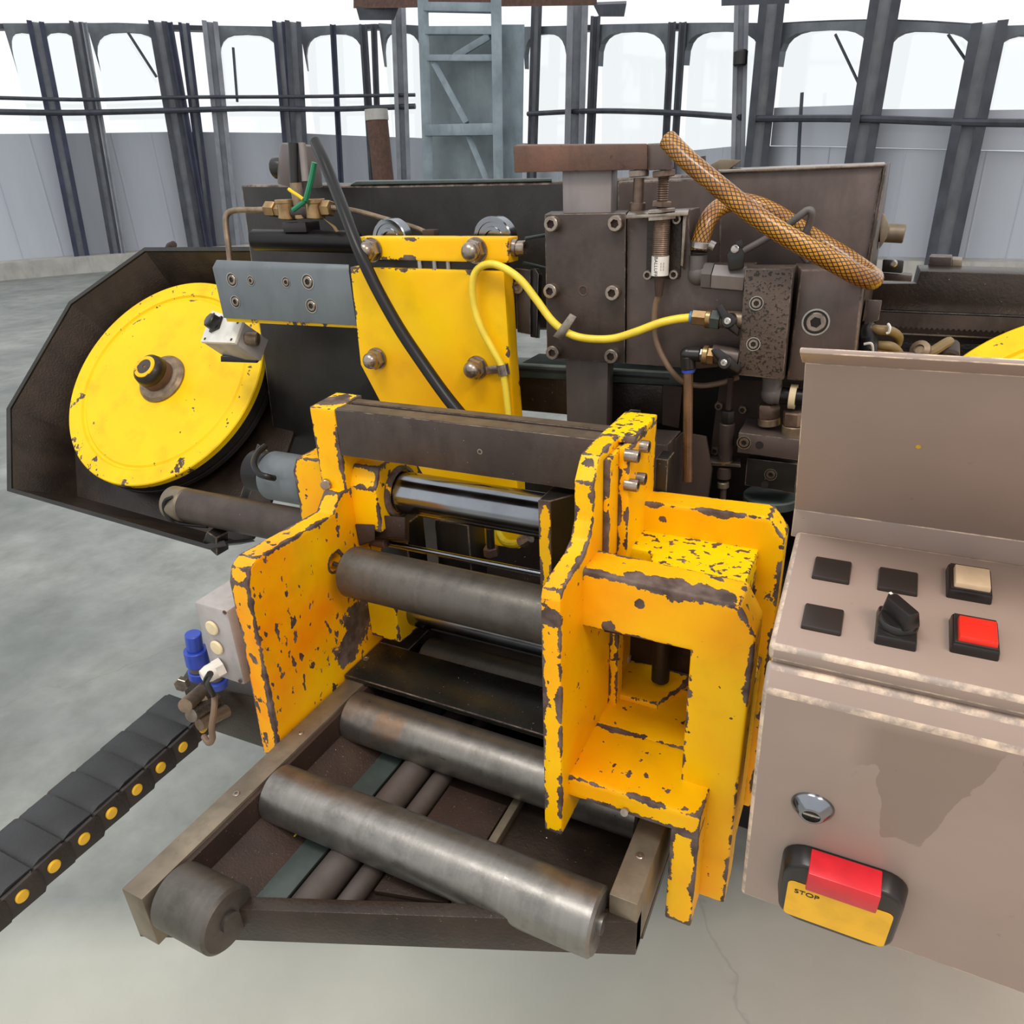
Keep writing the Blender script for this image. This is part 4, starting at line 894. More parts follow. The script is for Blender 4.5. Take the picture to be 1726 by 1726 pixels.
finish('hose', tube(NB(), [(-0.0054, 0.9700, 1.3282), (-0.0045, 0.9700, 1.3398), (-0.0050, 0.9850, 1.3481), (-0.0083, 0.9950, 1.3589), (-0.0057, 1.0000, 1.3667)], 0.011, 12), 'black_rubber', t)
finish('amber_hose', tube(NB(), [(0.0013, 0.9800, 1.3337), (0.0145, 0.9850, 1.3319), (0.0309, 0.9900, 1.3304), (0.0449, 1.0000, 1.3276)], 0.0085, 12), 'amber_tube', t)
for a in ([(-0.0097, 0.9550, 1.3526), (-0.0022, 0.9550, 1.3537), (0.0009, 0.9600, 1.3451), (0.0015, 0.9650, 1.3355)], [(0.0128, 0.9900, 1.3708), (0.0153, 0.9850, 1.3676), (0.0149, 0.9850, 1.3619), (0.0126, 0.9850, 1.3604)]): finish('cable_tie', tube(NB(), a, 0.0016, 6), 'label_white', t)
t = thing('switch_box', 'small black switch box with a bright screw right of the grey bracket', 'switch', (0.0076, 1.1500, 1.4190))
finish('body', hull8(NB(), [(-0.0051, 1.1200, 1.4305), (0.0203, 1.1200, 1.4292), (0.0209, 1.1200, 1.4129), (-0.0040, 1.1200, 1.4141)], [(-0.0030, 1.1600, 1.4301), (0.0203, 1.1600, 1.4287), (0.0212, 1.1600, 1.4149), (-0.0023, 1.1600, 1.4162)]), 'black_plastic', t, 0.002)
finish('screw', lathe(NB(), (0.0083, 1.1190, 1.4255), (0, -1, 0), [(0.005, 0), (0.005, 0.002), (0.003, 0.004), (0, 0.004)], 14), 'bright_steel', t)
finish('mount_arm', hull8(NB(), [(-0.0084, 1.1400, 1.4116), (0.0336, 1.1400, 1.4083), (0.0336, 1.1400, 1.4000), (-0.0067, 1.1400, 1.4008)], [(-0.0092, 1.2000, 1.4067), (0.0348, 1.2000, 1.4041), (0.0348, 1.2000, 1.3953), (-0.0076, 1.2000, 1.3962)]), 'dark_steel', t, 0.001)

# ================================================================== saw bow
t = thing('saw_bow', 'heavy dark steel saw bow beam spanning behind the yellow guide', 'saw frame', (-0.5, 1.15, 0.9))
finish('beam', prism(NB(), [(-1.0937, 1.5569), (-0.7825, 1.5458), (-0.4696, 1.5405), (-0.20, 1.543), (-0.03, 1.543), (-0.03, 1.335), (-0.52, 1.318), (-0.70, 1.318), (-0.70, 0.98), (-1.135, 0.98)], 'y', 1.1, 1.24), 'black_steel', t, 0.004)
finish('bracket', prism(NB(), [(-0.2026, 1.5450), (-0.0193, 1.5451), (-0.0187, 1.3280), (-0.1865, 1.3176)], 'y', 1.0, 1.22), 'bracket_steel', t, 0.003)
finish('bracket_shoulder', prism(NB(), [(-0.3406, 1.5379), (-0.2452, 1.5381), (-0.1993, 1.5439), (-0.1807, 1.3136), (-0.3358, 1.3040)], 'y', 1.02, 1.18), 'bracket_steel', t, 0.003)
finish('bracket_rim', hull8(NB(), [(-0.0192, 0.9950, 1.5409), (-0.0158, 0.9950, 1.5461), (-0.0178, 0.9950, 1.3512), (-0.0231, 0.9950, 1.3509)], [(-0.0198, 1.2000, 1.5410), (-0.0151, 1.2000, 1.5473), (-0.0100, 1.2000, 1.3196), (-0.0195, 1.2000, 1.3191)]), 'dark_steel', t, 0.001)
finish('top_rim', hull8(NB(), [(-0.2032, 0.9950, 1.5464), (-0.0181, 0.9950, 1.5456), (-0.0188, 0.9950, 1.5427), (-0.2015, 0.9950, 1.5430)], [(-0.2248, 1.1000, 1.5482), (-0.0203, 1.1000, 1.5472), (-0.0210, 1.1000, 1.5432), (-0.2229, 1.1000, 1.5445)]), 'bolt_steel', t, 0.001)
finish('top_lip', hull8(NB(), [(-0.2374, 1.0500, 1.5471), (-0.2116, 1.0500, 1.5592), (-0.1855, 1.0500, 1.5567), (-0.2052, 1.0500, 1.5437)], [(-0.2486, 1.1000, 1.5455), (-0.2216, 1.1000, 1.5582), (-0.1942, 1.1000, 1.5556), (-0.2148, 1.1000, 1.5420)]), 'rail_steel', t, 0.001)
finish('top_pin', rod(NB(), (-0.2461, 1.1000, 1.5447), (-0.2482, 1.1000, 1.5638), 0.006, 12), 'dark_steel', t)
st = finish('stub_shaft', rod(NB(), (-0.0129, 1.1000, 1.4652), (0.0152, 1.1000, 1.4635), 0.0115, 24, ch=0.001), 'rail_steel', t)
finish('stub_flange', hull8(NB(), [(-0.0163, 1.0800, 1.4903), (-0.0105, 1.0800, 1.4875), (-0.0028, 1.0800, 1.4722), (-0.0048, 1.0800, 1.4597), (-0.0109, 1.0800, 1.4469)], [(-0.0169, 1.1200, 1.4881), (-0.0109, 1.1200, 1.4852), (-0.0029, 1.1200, 1.4693), (-0.0050, 1.1200, 1.4563), (-0.0113, 1.1200, 1.4431)]), 'rail_steel', t, 0.001)
finish('side_plate', hull8(NB(), [(-0.0140, 0.9900, 1.3984), (0.0021, 0.9900, 1.3981), (0.0019, 0.9900, 1.3745), (-0.0134, 0.9900, 1.3682)], [(-0.0146, 1.0300, 1.3922), (0.0022, 1.0300, 1.3920), (0.0020, 1.0300, 1.3674), (-0.0140, 1.0300, 1.3609)]), 'bracket_steel', t, 0.001)
finish('beam_cap', hull8(NB(), [(-0.8423, 1.0980, 1.5478), (-0.4687, 1.0980, 1.5405), (-0.4686, 1.0980, 1.5445), (-0.8289, 1.0980, 1.5529)], [(-0.9508, 1.2400, 1.5496), (-0.5293, 1.2400, 1.5411), (-0.5292, 1.2400, 1.5447), (-0.9358, 1.2400, 1.5553)]), 'teal_paint', t, 0.001)

t = thing('rear_rail', 'dark cross member with a pale slotted top rail below the bolted block', 'rail', (-0.35, 1.0, 1.2))
finish('member', prism(NB(), [(-0.4847, 1.2726), (-0.3271, 1.2748), (-0.2552, 1.2762), (-0.2526, 1.2211), (-0.4850, 1.2190)], 'y', 0.98, 1.06), 'oily_black', t, 0.001)
finish('slotted_bar', prism(NB(), [(-0.4801, 1.2904), (-0.2269, 1.2962), (-0.2275, 1.2797), (-0.4808, 1.2731)], 'y', 0.972, 1.06), 'teal_paint', t, 0.0015)
finish('pale_top', hull8(NB(), [(-0.4770, 0.9740, 1.2910), (-0.2388, 0.9740, 1.2957), (-0.2388, 0.9740, 1.2973), (-0.4770, 0.9740, 1.2928)], [(-0.5141, 1.0500, 1.2757), (-0.2577, 1.0500, 1.2811), (-0.2606, 1.0600, 1.2874), (-0.5186, 1.0600, 1.2819)]), 'teal_light', t)
finish('slot', prism(NB(), [(-0.4760, 1.2881), (-0.2444, 1.2901), (-0.2443, 1.2876), (-0.4761, 1.2844)], 'y', 0.9705, 0.975), 'ink', t)
finish('brown_post', hull8(NB(), [(-0.2513, 0.9650, 1.2804), (-0.2242, 0.9650, 1.2809), (-0.2258, 0.9650, 1.2216), (-0.2495, 0.9650, 1.2243)], [(-0.2682, 1.0300, 1.2622), (-0.2393, 1.0300, 1.2628), (-0.2410, 1.0300, 1.1995), (-0.2663, 1.0300, 1.2024)]), 'rust_and_shade', t, 0.001)
t = thing('fixed_jaw', 'tall dark brown fixed jaw block right of the yellow bolted post', 'jaw', (-0.2, 0.85, 0.9))
finish('front_block', hull8(NB(), [(-0.2255, 0.8200, 1.2476), (-0.2043, 0.8200, 1.2486), (-0.2030, 0.8200, 1.1621), (-0.2238, 0.8200, 1.1670)], [(-0.2419, 0.9000, 1.2395), (-0.2073, 0.9000, 1.2408), (-0.2062, 0.9000, 1.1359), (-0.2373, 0.9000, 1.1309)]), 'dark_steel', t, 0.0012)
finish('column', hull8(NB(), [(-0.2102, 0.8500, 1.2362), (-0.2011, 0.8800, 1.2463), (-0.1749, 0.9000, 1.2372), (-0.1641, 0.9000, 1.1936), (-0.1695, 0.9000, 1.1154), (-0.2088, 0.8500, 1.1311)], [(-0.2398, 0.9800, 1.1885), (-0.2223, 0.9800, 1.2120), (-0.1888, 0.9800, 1.2096), (-0.1771, 0.9800, 1.1622), (-0.1828, 0.9800, 1.0770), (-0.2390, 0.9800, 1.0673)]), 'rust_and_shade', t, 0.001)
finish('side_bracket', hull8(NB(), [(-0.2859, 0.9300, 1.2534), (-0.2709, 0.9300, 1.2540), (-0.2708, 0.9300, 1.2278), (-0.3041, 0.9300, 1.2277)], [(-0.2952, 0.9600, 1.2439), (-0.2796, 0.9600, 1.2445), (-0.2795, 0.9600, 1.2174), (-0.3139, 0.9600, 1.2173)]), 'black_steel', t, 0.001)

# ================================================================== blade guide (yellow) and its grey arm
t = thing('guide_carrier', 'blue grey steel guide arm plate with socket screws left of the yellow guide', 'arm', (-0.85, 0.92, 1.4))
finish('plate', hull8(NB(), [(-0.9883, 0.9000, 1.4350), (-0.7117, 0.9000, 1.4338), (-0.7106, 0.9000, 1.3535), (-0.9861, 0.9000, 1.3542)], [(-1.0187, 0.9350, 1.4344), (-0.7388, 0.9350, 1.4327), (-0.7377, 0.9350, 1.3496), (-1.0205, 0.9350, 1.3508)]), 'grey_paint', t, 0.001)
finish('top_bevel', hull8(NB(), [(-0.9887, 0.9002, 1.4345), (-0.7119, 0.9002, 1.4333), (-0.7150, 0.9060, 1.4414), (-0.9820, 0.9060, 1.4463)], [(-1.0195, 0.9350, 1.4315), (-0.7392, 0.9350, 1.4301), (-0.7371, 0.9340, 1.4381), (-1.0110, 0.9340, 1.4431)]), 'grey_paint', t, 0.0006)
finish('yellow_edge', hull8(NB(), [(-0.9894, 0.9070, 1.3538), (-0.7138, 0.9070, 1.3530), (-0.7145, 0.9070, 1.3484), (-0.9872, 0.9070, 1.3470)], [(-1.0166, 0.9320, 1.3484), (-0.7334, 0.9320, 1.3475), (-0.7342, 0.9320, 1.3429), (-1.0144, 0.9320, 1.3414)]), 'guide_yellow', t)
for p, r in (((-0.9501, 0.9000, 1.4165), .0088), ((-0.7926, 0.9000, 1.4163), .0092), ((-0.9517, 0.9000, 1.3819), .0080), ((-0.7928, 0.9000, 1.3803), .0086), ((-0.9092, 0.9000, 1.4159), .0060), ((-0.8360, 0.9000, 1.4150), .0064)):
    sunk_screw(t, p, r=r)

t = thing('blade_guide', 'clean yellow guide block with four cap nuts in the middle of the saw', 'blade guide', (-0.58, 0.91, 1.05))
finish('main_plate', prism(NB(), [(-0.7087, 1.4388), (-0.4557, 1.4358), (-0.4531, 1.3232), (-0.4484, 1.2199), (-0.4489, 1.0204), (-0.5541, 1.0143), (-0.6844, 1.2377), (-0.7124, 1.2933)], 'y', 0.90, 0.928), 'guide_yellow', t, 0.0012)
finish('top_cap', prism(NB(), [(-0.6934, 1.4797), (-0.4475, 1.4776), (-0.4481, 1.4464), (-0.6897, 1.4497)], 'y', 0.90, 0.931), 'guide_yellow', t, 0.0012)
part_box('gap_packer', (-0.685, 0.906, 1.425), (-0.46, 0.928, 1.46), 'black_steel', t)
for p in ((-0.6642, 0.8995, 1.4628), (-0.4949, 0.8995, 1.4623), (-0.6787, 0.8995, 1.3057), (-0.5041, 0.8995, 1.3040)): cap_nut(t, p, r=0.0135)
for p in ((-0.5896, 0.9020, 1.4430), (-0.5653, 0.9020, 1.4424), (-0.5432, 0.9020, 1.4427)):
    finish('stud', rod(NB(), V(p)-V((0, -0.003, 0.006)), V(p)+V((0, 0.003, 0.006)), 0.0035, 10), 'bright_steel', t)
for p in ((-0.6685, 0.9550, 1.4717), (-0.4961, 0.9550, 1.4718)):
    rr = finish('guide_roller', lathe(NB(), V(p)+V((0, 0.014, 0)), (0, -1, 0), [(0.024, 0), (0.0300, 0.0015), (0.0300, 0.020), (0.0285, 0.0215), (0.023, 0.0215), (0.0225, 0.020), (0.017, 0.020), (0.0165, 0.0215), (0.012, 0.0215), (0.0115, 0.018), (0, 0.018)], 48), 'chrome', t)
part_box('top_stop', V((-0.6008, 0.9350, 1.4779)), V((-0.5814, 0.9500, 1.4861)), 'rust_and_shade', t)
finish('end_screw', rod(NB(), (-0.4502, 0.9150, 1.4646), (-0.4415, 0.9150, 1.4638), 0.011, 20), 'bolt_steel', t)
socket_screw(t, (-0.4415, 0.9150, 1.4638), (1, 0, 0.02), 0.0092, 0.012)
finish('rear_holder', hull8(NB(), [(-0.4559, 0.9350, 1.4359), (-0.4327, 0.9350, 1.4338), (-0.4356, 0.9350, 1.3467), (-0.4559, 0.9350, 1.3491)], [(-0.4681, 0.9600, 1.4328), (-0.4352, 0.9600, 1.4308), (-0.4379, 0.9600, 1.3418), (-0.4681, 0.9600, 1.3437)]), 'dark_steel', t, 0.001)
finish('rear_clip', hull8(NB(), [(-0.4368, 0.9400, 1.4332), (-0.4279, 0.9400, 1.4356), (-0.4228, 0.9400, 1.4280), (-0.4280, 0.9400, 1.3412), (-0.4381, 0.9400, 1.3423)], [(-0.4554, 0.9800, 1.4282), (-0.4405, 0.9800, 1.4308), (-0.4352, 0.9800, 1.4228), (-0.4414, 0.9800, 1.3325), (-0.4548, 0.9800, 1.3336)]), 'black_steel', t, 0.001)
finish('holder_ring', lathe(NB(), (-0.4501, 0.9320, 1.4114), (0, -1, 0), [(0.0082, -0.003), (0.0082, 0.004), (0.0048, 0.004), (0.0045, 0)], 20), 'bolt_steel', t)
cl = finish('hose_clip', hull8(NB(), [(-0.4879, 0.8930, 1.3075), (-0.4650, 0.8930, 1.3115), (-0.4657, 0.8930, 1.2997), (-0.4867, 0.8930, 1.2965)], [(-0.4892, 0.8955, 1.3068), (-0.4663, 0.8955, 1.3109), (-0.4670, 0.8955, 1.2990), (-0.4880, 0.8955, 1.2958)]), 'bolt_steel', t, 0.0005)
finish('clip_band', rod(NB(), (-0.4602, 0.8910, 1.3131), (-0.4573, 0.8910, 1.2983), 0.0085, 18), 'bolt_steel', cl)
for a, b in (((-0.4369, 0.9300, 1.4743), (-0.4198, 0.9600, 1.4763)), ((-0.4407, 0.9300, 1.4435), (-0.4208, 0.9600, 1.4334))):
    finish('return_wire', rod(NB(), a, b, 0.0022, 8), 'teal_paint', t)

t = thing('limit_switch', 'pale limit switch box with a black knob under the grey arm beside the wheel', 'switch', (-1.0722, 0.9800, 1.3003))
nrm = V((-0.25, -0.68, 0.69)).normalized()
fc = [V(p) for p in ((-1.1244, 1.0019, 1.3452), (-0.9962, 0.9496, 1.3401), (-0.9903, 0.9159, 1.3091), (-1.1106, 0.9489, 1.2980))]
finish('face_plate', hull8(NB(), fc, [p-nrm*0.006 for p in fc]), 'white_plastic', t, 0.0008)
cc = sum(fc, V((0, 0, 0)))/4
bk = [cc+(p-cc)*0.97-nrm*0.006 for p in fc]
finish('housing', hull8(NB(), bk, [p-nrm*0.052 for p in bk]), 'box_grey', t, 0.001)
finish('foot', hull8(NB(), [(-1.0904, 0.9700, 1.2683), (-1.0109, 0.9700, 1.2732), (-1.0011, 0.9700, 1.2609), (-1.0937, 0.9700, 1.2570)], [(-1.1467, 1.0300, 1.2563), (-1.0645, 1.0300, 1.2613), (-1.0521, 1.0300, 1.2506), (-1.1501, 1.0300, 1.2443)]), 'black_steel', t, 0.001)
kb = (-1.0783, 0.9659, 1.3264)
finish('knob_base', lathe(NB(), kb, nrm, [(0.0190, 0), (0.0190, 0.005)], poly=4), 'black_plastic', t, 0.001)
finish('knob', lathe(NB(), kb, nrm, [(0.0150, 0.004), (0.0140, 0.018), (0.011, 0.020), (0, 0.020)], poly=8), 'black_plastic', t, 0.001)
for k in range(4):
    finish('corner_screw', lathe(NB(), cc+(fc[k]-cc)*0.78, nrm, [(0.0026, 0), (0.0026, 0.0012), (0, 0.0012)], 10), 'ink', t)
finish('plunger', rod(NB(), (-0.9923, 0.9450, 1.3113), (-0.9721, 0.9550, 1.3083), 0.012, 20, ch=0.002), 'tube_steel', t)

# ================================================================== lubricator cluster above the arm
t = thing('brass_tee', 'brass pipe fitting block on the dark ram behind the grey arm', 'fitting', (-0.8761, 1.0000, 1.5090))
for a, b, r in (((-0.8904, 0.9900, 1.5294), (-0.8930, 0.9900, 1.5008), 0.0155), ((-0.8329, 0.9900, 1.5289), (-0.8348, 0.9900, 1.5008), 0.0150)):
    finish('barrel', rod(NB(), a, b, r, 24, ch=0.002), 'brass', t)
for a, b, r in (((-0.8925, 0.9900, 1.5312), (-0.8926, 0.9900, 1.5250), 0.0175), ((-0.8337, 0.9900, 1.5306), (-0.8339, 0.9900, 1.5237), 0.017)):
    finish('collar', rod(NB(), a, b, r, 24, ch=0.001), 'brass', t)
finish('bridge', rod(NB(), (-0.8944, 0.9900, 1.5117), (-0.8339, 0.9900, 1.5114), 0.010, 16), 'dark_steel', t)
hex_nut(t, (-0.9351, 0.9900, 1.5179), (-0.9148, 0.9900, 1.5166), 0.0125, 'brass')
hex_nut(t, (-0.9150, 0.9900, 1.5157), (-0.9000, 0.9900, 1.5145), 0.0105, 'brass')
hex_nut(t, (-0.8174, 0.9900, 1.5163), (-0.8008, 0.9900, 1.5160), 0.0125, 'brass')
finish('stem', rod(NB(), (-0.8635, 0.9880, 1.5076), (-0.8634, 0.9880, 1.5023), 0.010, 16), 'brass', t)
finish('stem_upper', rod(NB(), (-0.8663, 0.9900, 1.5549), (-0.8660, 0.9900, 1.5218), 0.0092, 20), 'tube_steel', t)
finish('tag_key', hull8(NB(), [(-0.8139, 0.9800, 1.5038), (-0.8087, 0.9800, 1.5002), (-0.7894, 0.9800, 1.4895), (-0.7848, 0.9800, 1.4824), (-0.7908, 0.9800, 1.4816), (-0.7965, 0.9800, 1.4895)], [(-0.8164, 0.9830, 1.5036), (-0.8112, 0.9830, 1.5000), (-0.7918, 0.9830, 1.4893), (-0.7872, 0.9830, 1.4822), (-0.7933, 0.9830, 1.4814), (-0.7989, 0.9830, 1.4894)]), 'brass', t)
t = thing('copper_pipe', 'bent steel oil pipe looping left of the brass fitting down behind the grey arm', 'pipe', (-1.0197, 0.9700, 1.4566))
finish('pipe', tube(NB(), [(-0.9327, 0.9900, 1.5169), (-0.9615, 0.9900, 1.5166), (-0.9897, 0.9850, 1.5174), (-1.0082, 0.9800, 1.5153), (-1.0148, 0.9750, 1.5073), (-1.0145, 0.9700, 1.4899), (-1.0118, 0.9650, 1.4619), (-1.0104, 0.9600, 1.4336)], 0.0048, 12), 'tube_steel', t)
t = thing('oil_pipe', 'thin oil pipe running from the brass fitting behind the yellow guide cap', 'pipe', (-0.7183, 1.0000, 1.4976))
finish('pipe', tube(NB(), [(-0.8018, 0.9900, 1.5169), (-0.7844, 1.0000, 1.5143), (-0.7581, 1.0100, 1.5080), (-0.7212, 1.0200, 1.4972), (-0.6672, 1.0200, 1.4835), (-0.6484, 1.0200, 1.4765)], 0.004, 10), 'tube_steel', t)
t = thing('black_ram', 'black rubber covered horizontal ram below the brass fitting', 'ram', (-0.8912, 1.0000, 1.4679))
finish('body', rod(NB(), (-0.9858, 1.0000, 1.4693), (-0.7622, 1.0000, 1.4647), 0.0175, 28, ch=0.005), 'black_rubber', t)
finish('saddle', box(NB(), V((-0.9030, 0.9850, 1.4812)), V((-0.8544, 1.0200, 1.4965))), 'black_plastic', t, 0.001)
t = thing('feed_cylinder', 'grey feed cylinder with a black strip standing on top of the saw beam', 'cylinder', (-0.8919, 1.0300, 1.5575))
finish('body', lathe(NB(), (-0.9179, 1.0600, 1.5513), V((-0.9074, 1.0600, 1.6192))-V((-0.9179, 1.0600, 1.5513)), [(0.037, 0), (0.036, 0.02), (0.029, 0.060), (0.027, 0.062)], 28), 'bar_dark', t)
finish('black_strip', rod(NB(), (-0.8898, 1.0150, 1.5533), (-0.8850, 1.0200, 1.6130), 0.0085, 16), 'black_plastic', t)
finish('silver_strip', rod(NB(), (-0.8694, 1.0180, 1.5561), (-0.8711, 1.0250, 1.6123), 0.0060, 16), 'bar_grey', t)
finish('side_knob', lathe(NB(), (-0.9500, 1.0500, 1.5792), (-1, 0, 0), [(0.010, -0.02), (0.017, -0.005), (0.017, 0.006), (0.010, 0.010)], 16), 'black_plastic', t)
t = thing('cable_tie', 'green plastic tie strip wrapped around the brass stem', 'tie', (-0.8368, 0.9750, 1.5356))
finish('strip', tube(NB(), [(-0.8057, 0.9700, 1.5814), (-0.8140, 0.9680, 1.5604), (-0.8215, 0.9660, 1.5440), (-0.8296, 0.9650, 1.5290)], 0.0042, 8), 'green_tie', t)
finish('tail', tube(NB(), [(-0.8296, 0.9650, 1.5290), (-0.8429, 0.9650, 1.5225), (-0.8576, 0.9650, 1.5158)], 0.0038, 8), 'green_tie', t)
tag(finish('cable_tie', tube(NB(), [(-0.8595, 0.9650, 1.5460), (-0.8525, 0.9630, 1.5425), (-0.8398, 0.9620, 1.5362), (-0.8314, 0.9620, 1.5309)], 0.0028, 8), 'dull_yellow'), 'short yellow plastic tie end on the brass stem', 'tie')

t = thing('black_hose', 'glossy black hose sweeping diagonally across the yellow guide block', 'hose', (-0.6292, 0.8700, 1.4031))
finish('hose', tube(NB(), [(-0.7981, 0.9700, 1.6084), (-0.7716, 0.9500, 1.5847), (-0.7431, 0.9300, 1.5507), (-0.7052, 0.9000, 1.5100), (-0.6689, 0.8750, 1.4628), (-0.6400, 0.8650, 1.4165), (-0.6019, 0.8550, 1.3641), (-0.5612, 0.8450, 1.3187), (-0.5175, 0.8300, 1.2789), (-0.4730, 0.8100, 1.2497), (-0.4490, 0.8000, 1.2305)], 0.0088, 16, 8), 'black_rubber', t)
t = thing('yellow_hose', 'thin yellow air hose looping from the clip to the upper valve', 'hose', (-0.3461, 0.8600, 1.3687))
finish('hose', tube(NB(), [(-0.4499, 0.8850, 1.2368), (-0.4536, 0.8880, 1.2687), (-0.4566, 0.8890, 1.2921), (-0.4594, 0.8890, 1.3103), (-0.4701, 0.8870, 1.3316), (-0.4863, 0.8860, 1.3611), (-0.4961, 0.8860, 1.3926), (-0.4956, 0.8860, 1.4244), (-0.4864, 0.8860, 1.4405), (-0.4671, 0.8840, 1.4469), (-0.4455, 0.8820, 1.4422), (-0.4212, 0.8800, 1.4280), (-0.3982, 0.8760, 1.4047), (-0.3763, 0.8740, 1.3797), (-0.3550, 0.8720, 1.3660), (-0.3308, 0.8720, 1.3597), (-0.2952, 0.8720, 1.3607), (-0.2652, 0.8730, 1.3701), (-0.2365, 0.8750, 1.3817), (-0.2164, 0.8800, 1.3865), (-0.1992, 0.8850, 1.3884)], 0.0050, 14, 8), 'yellow_hose', t)
finish('strap', hull8(NB(), [(-0.3475, 0.8660, 1.3911), (-0.3388, 0.8660, 1.3870), (-0.3593, 0.8660, 1.3564), (-0.3716, 0.8660, 1.3610)], [(-0.3488, 0.8690, 1.3905), (-0.3400, 0.8690, 1.3865), (-0.3605, 0.8690, 1.3557), (-0.3729, 0.8690, 1.3604)]), 'bolt_steel', t, 0.0005)

# ================================================================== bolted guide post block
t = thing('guide_post', 'flat grey steel guide post passing down through the bolted dark block', 'post', (-0.34, 0.935, 1.05))
finish('bar', hull8(NB(), [(-0.3761, 0.9150, 1.5549), (-0.3125, 0.9150, 1.5523), (-0.3128, 0.9150, 1.4341), (-0.3751, 0.9150, 1.4332)], [(-0.3904, 0.9500, 1.5551), (-0.3167, 0.9500, 1.5521), (-0.3174, 0.9500, 1.4297), (-0.3895, 0.9500, 1.4287)]), 'bar_grey', t, 0.0008)
finish('lower_bar', hull8(NB(), [(-0.3751, 0.9150, 1.4332), (-0.3128, 0.9150, 1.4341), (-0.3147, 0.9150, 1.1767), (-0.3725, 0.9150, 1.1784)], [(-0.3895, 0.9500, 1.4287), (-0.3166, 0.9500, 1.4297), (-0.3185, 0.9500, 1.1635), (-0.3868, 0.9500, 1.1641)]), 'bar_dark', t, 0.0008)
t = thing('top_plate', 'rusty brown steel plate lying across the top of the guide post', 'plate', (-0.35, 0.93, 1.55))
finish('plate', hull8(NB(), [(-0.4374, 0.9050, 1.5841), (-0.2668, 0.9050, 1.5771), (-0.2658, 0.9050, 1.5506), (-0.4371, 0.9050, 1.5541)], [(-0.4579, 0.9600, 1.5879), (-0.2830, 0.9600, 1.5794), (-0.2805, 0.9600, 1.5525), (-0.4574, 0.9600, 1.5570)]), 'rust', t, 0.0012)
finish('end_block', hull8(NB(), [(-0.2683, 0.9100, 1.5772), (-0.2392, 0.9100, 1.5769), (-0.2378, 0.9100, 1.5488), (-0.2672, 0.9100, 1.5500)], [(-0.2830, 0.9600, 1.5794), (-0.2503, 0.9600, 1.5789), (-0.2488, 0.9600, 1.5512), (-0.2820, 0.9600, 1.5513)]), 'bracket_steel', t, 0.0012)
finish('stop_stud', rod(NB(), (-0.2815, 0.9250, 1.5420), (-0.2820, 0.9250, 1.5125), 0.0065, 16), 'thread_steel', t)
hex_nut(t, (-0.2818, 0.9250, 1.5510), (-0.2816, 0.9250, 1.5433), 0.0135, 'bolt_steel')
finish('stud_foot', rod(NB(), (-0.2821, 0.9250, 1.5152), (-0.2825, 0.9250, 1.5046), 0.0098, 18, ch=0.001), 'thread_steel', t)
bm = NB(); a, b = V((-0.2513, 0.9250, 1.5434)), V((-0.2523, 0.9250, 1.5033)); nth = 16
lathe(bm, a, b-a, [(0.0068 if k % 2 else 0.0058, (b-a).length*k/(2*nth)) for k in range(2*nth+1)], 16)
finish('threaded_rod', bm, 'thread_steel', t)
hex_nut(t, (-0.2516, 0.9250, 1.5492), (-0.2512, 0.9250, 1.5422), 0.0150, 'thread_steel')
hex_nut(t, (-0.2521, 0.9250, 1.5158), (-0.2526, 0.9250, 1.5093), 0.0125, 'thread_steel')

t = thing('bolted_block', 'dark brown steel guide block with six socket screws on the grey post', 'block', (-0.34, 0.92, 1.32))
finish('cover', hull8(NB(), [(-0.3946, 0.9000, 1.5053), (-0.2887, 0.9000, 1.5047), (-0.2856, 0.9000, 1.3235), (-0.3955, 0.9000, 1.3235)], [(-0.4079, 0.9500, 1.5063), (-0.3010, 0.9500, 1.5056), (-0.2974, 0.9500, 1.3145), (-0.4100, 0.9500, 1.3148)]), 'dark_steel', t, 0.001)
for p in ((-0.3817, 0.8995, 1.4941), (-0.2987, 0.8995, 1.4937), (-0.3848, 0.8995, 1.4135), (-0.3009, 0.8995, 1.4133), (-0.3828, 0.8995, 1.3341), (-0.3009, 0.8995, 1.3343)): socket_screw(t, p, r=0.0092, h=0.012)
finish('tapped_hole', lathe(NB(), (-0.3431, 0.9002, 1.4137), (0, -1, 0), [(0.0066, 0), (0.0066, 0.0008), (0.0056, 0.0010), (0.005, 0.0002), (0, 0.0002)], 24), 'rust', t)

t = thing('back_plate', 'broad dark brown machine plate right of the bolted block', 'plate', (-0.2, 0.93, 1.32))
finish('plate', prism(NB(), [(-0.2888, 1.5038), (-0.2155, 1.5063), (-0.2073, 1.4421), (-0.1418, 1.4429), (-0.1316, 1.3334), (-0.1894, 1.3221), (-0.2856, 1.3224)], 'y', 0.905, 0.965), 'bracket_steel', t, 0.001)

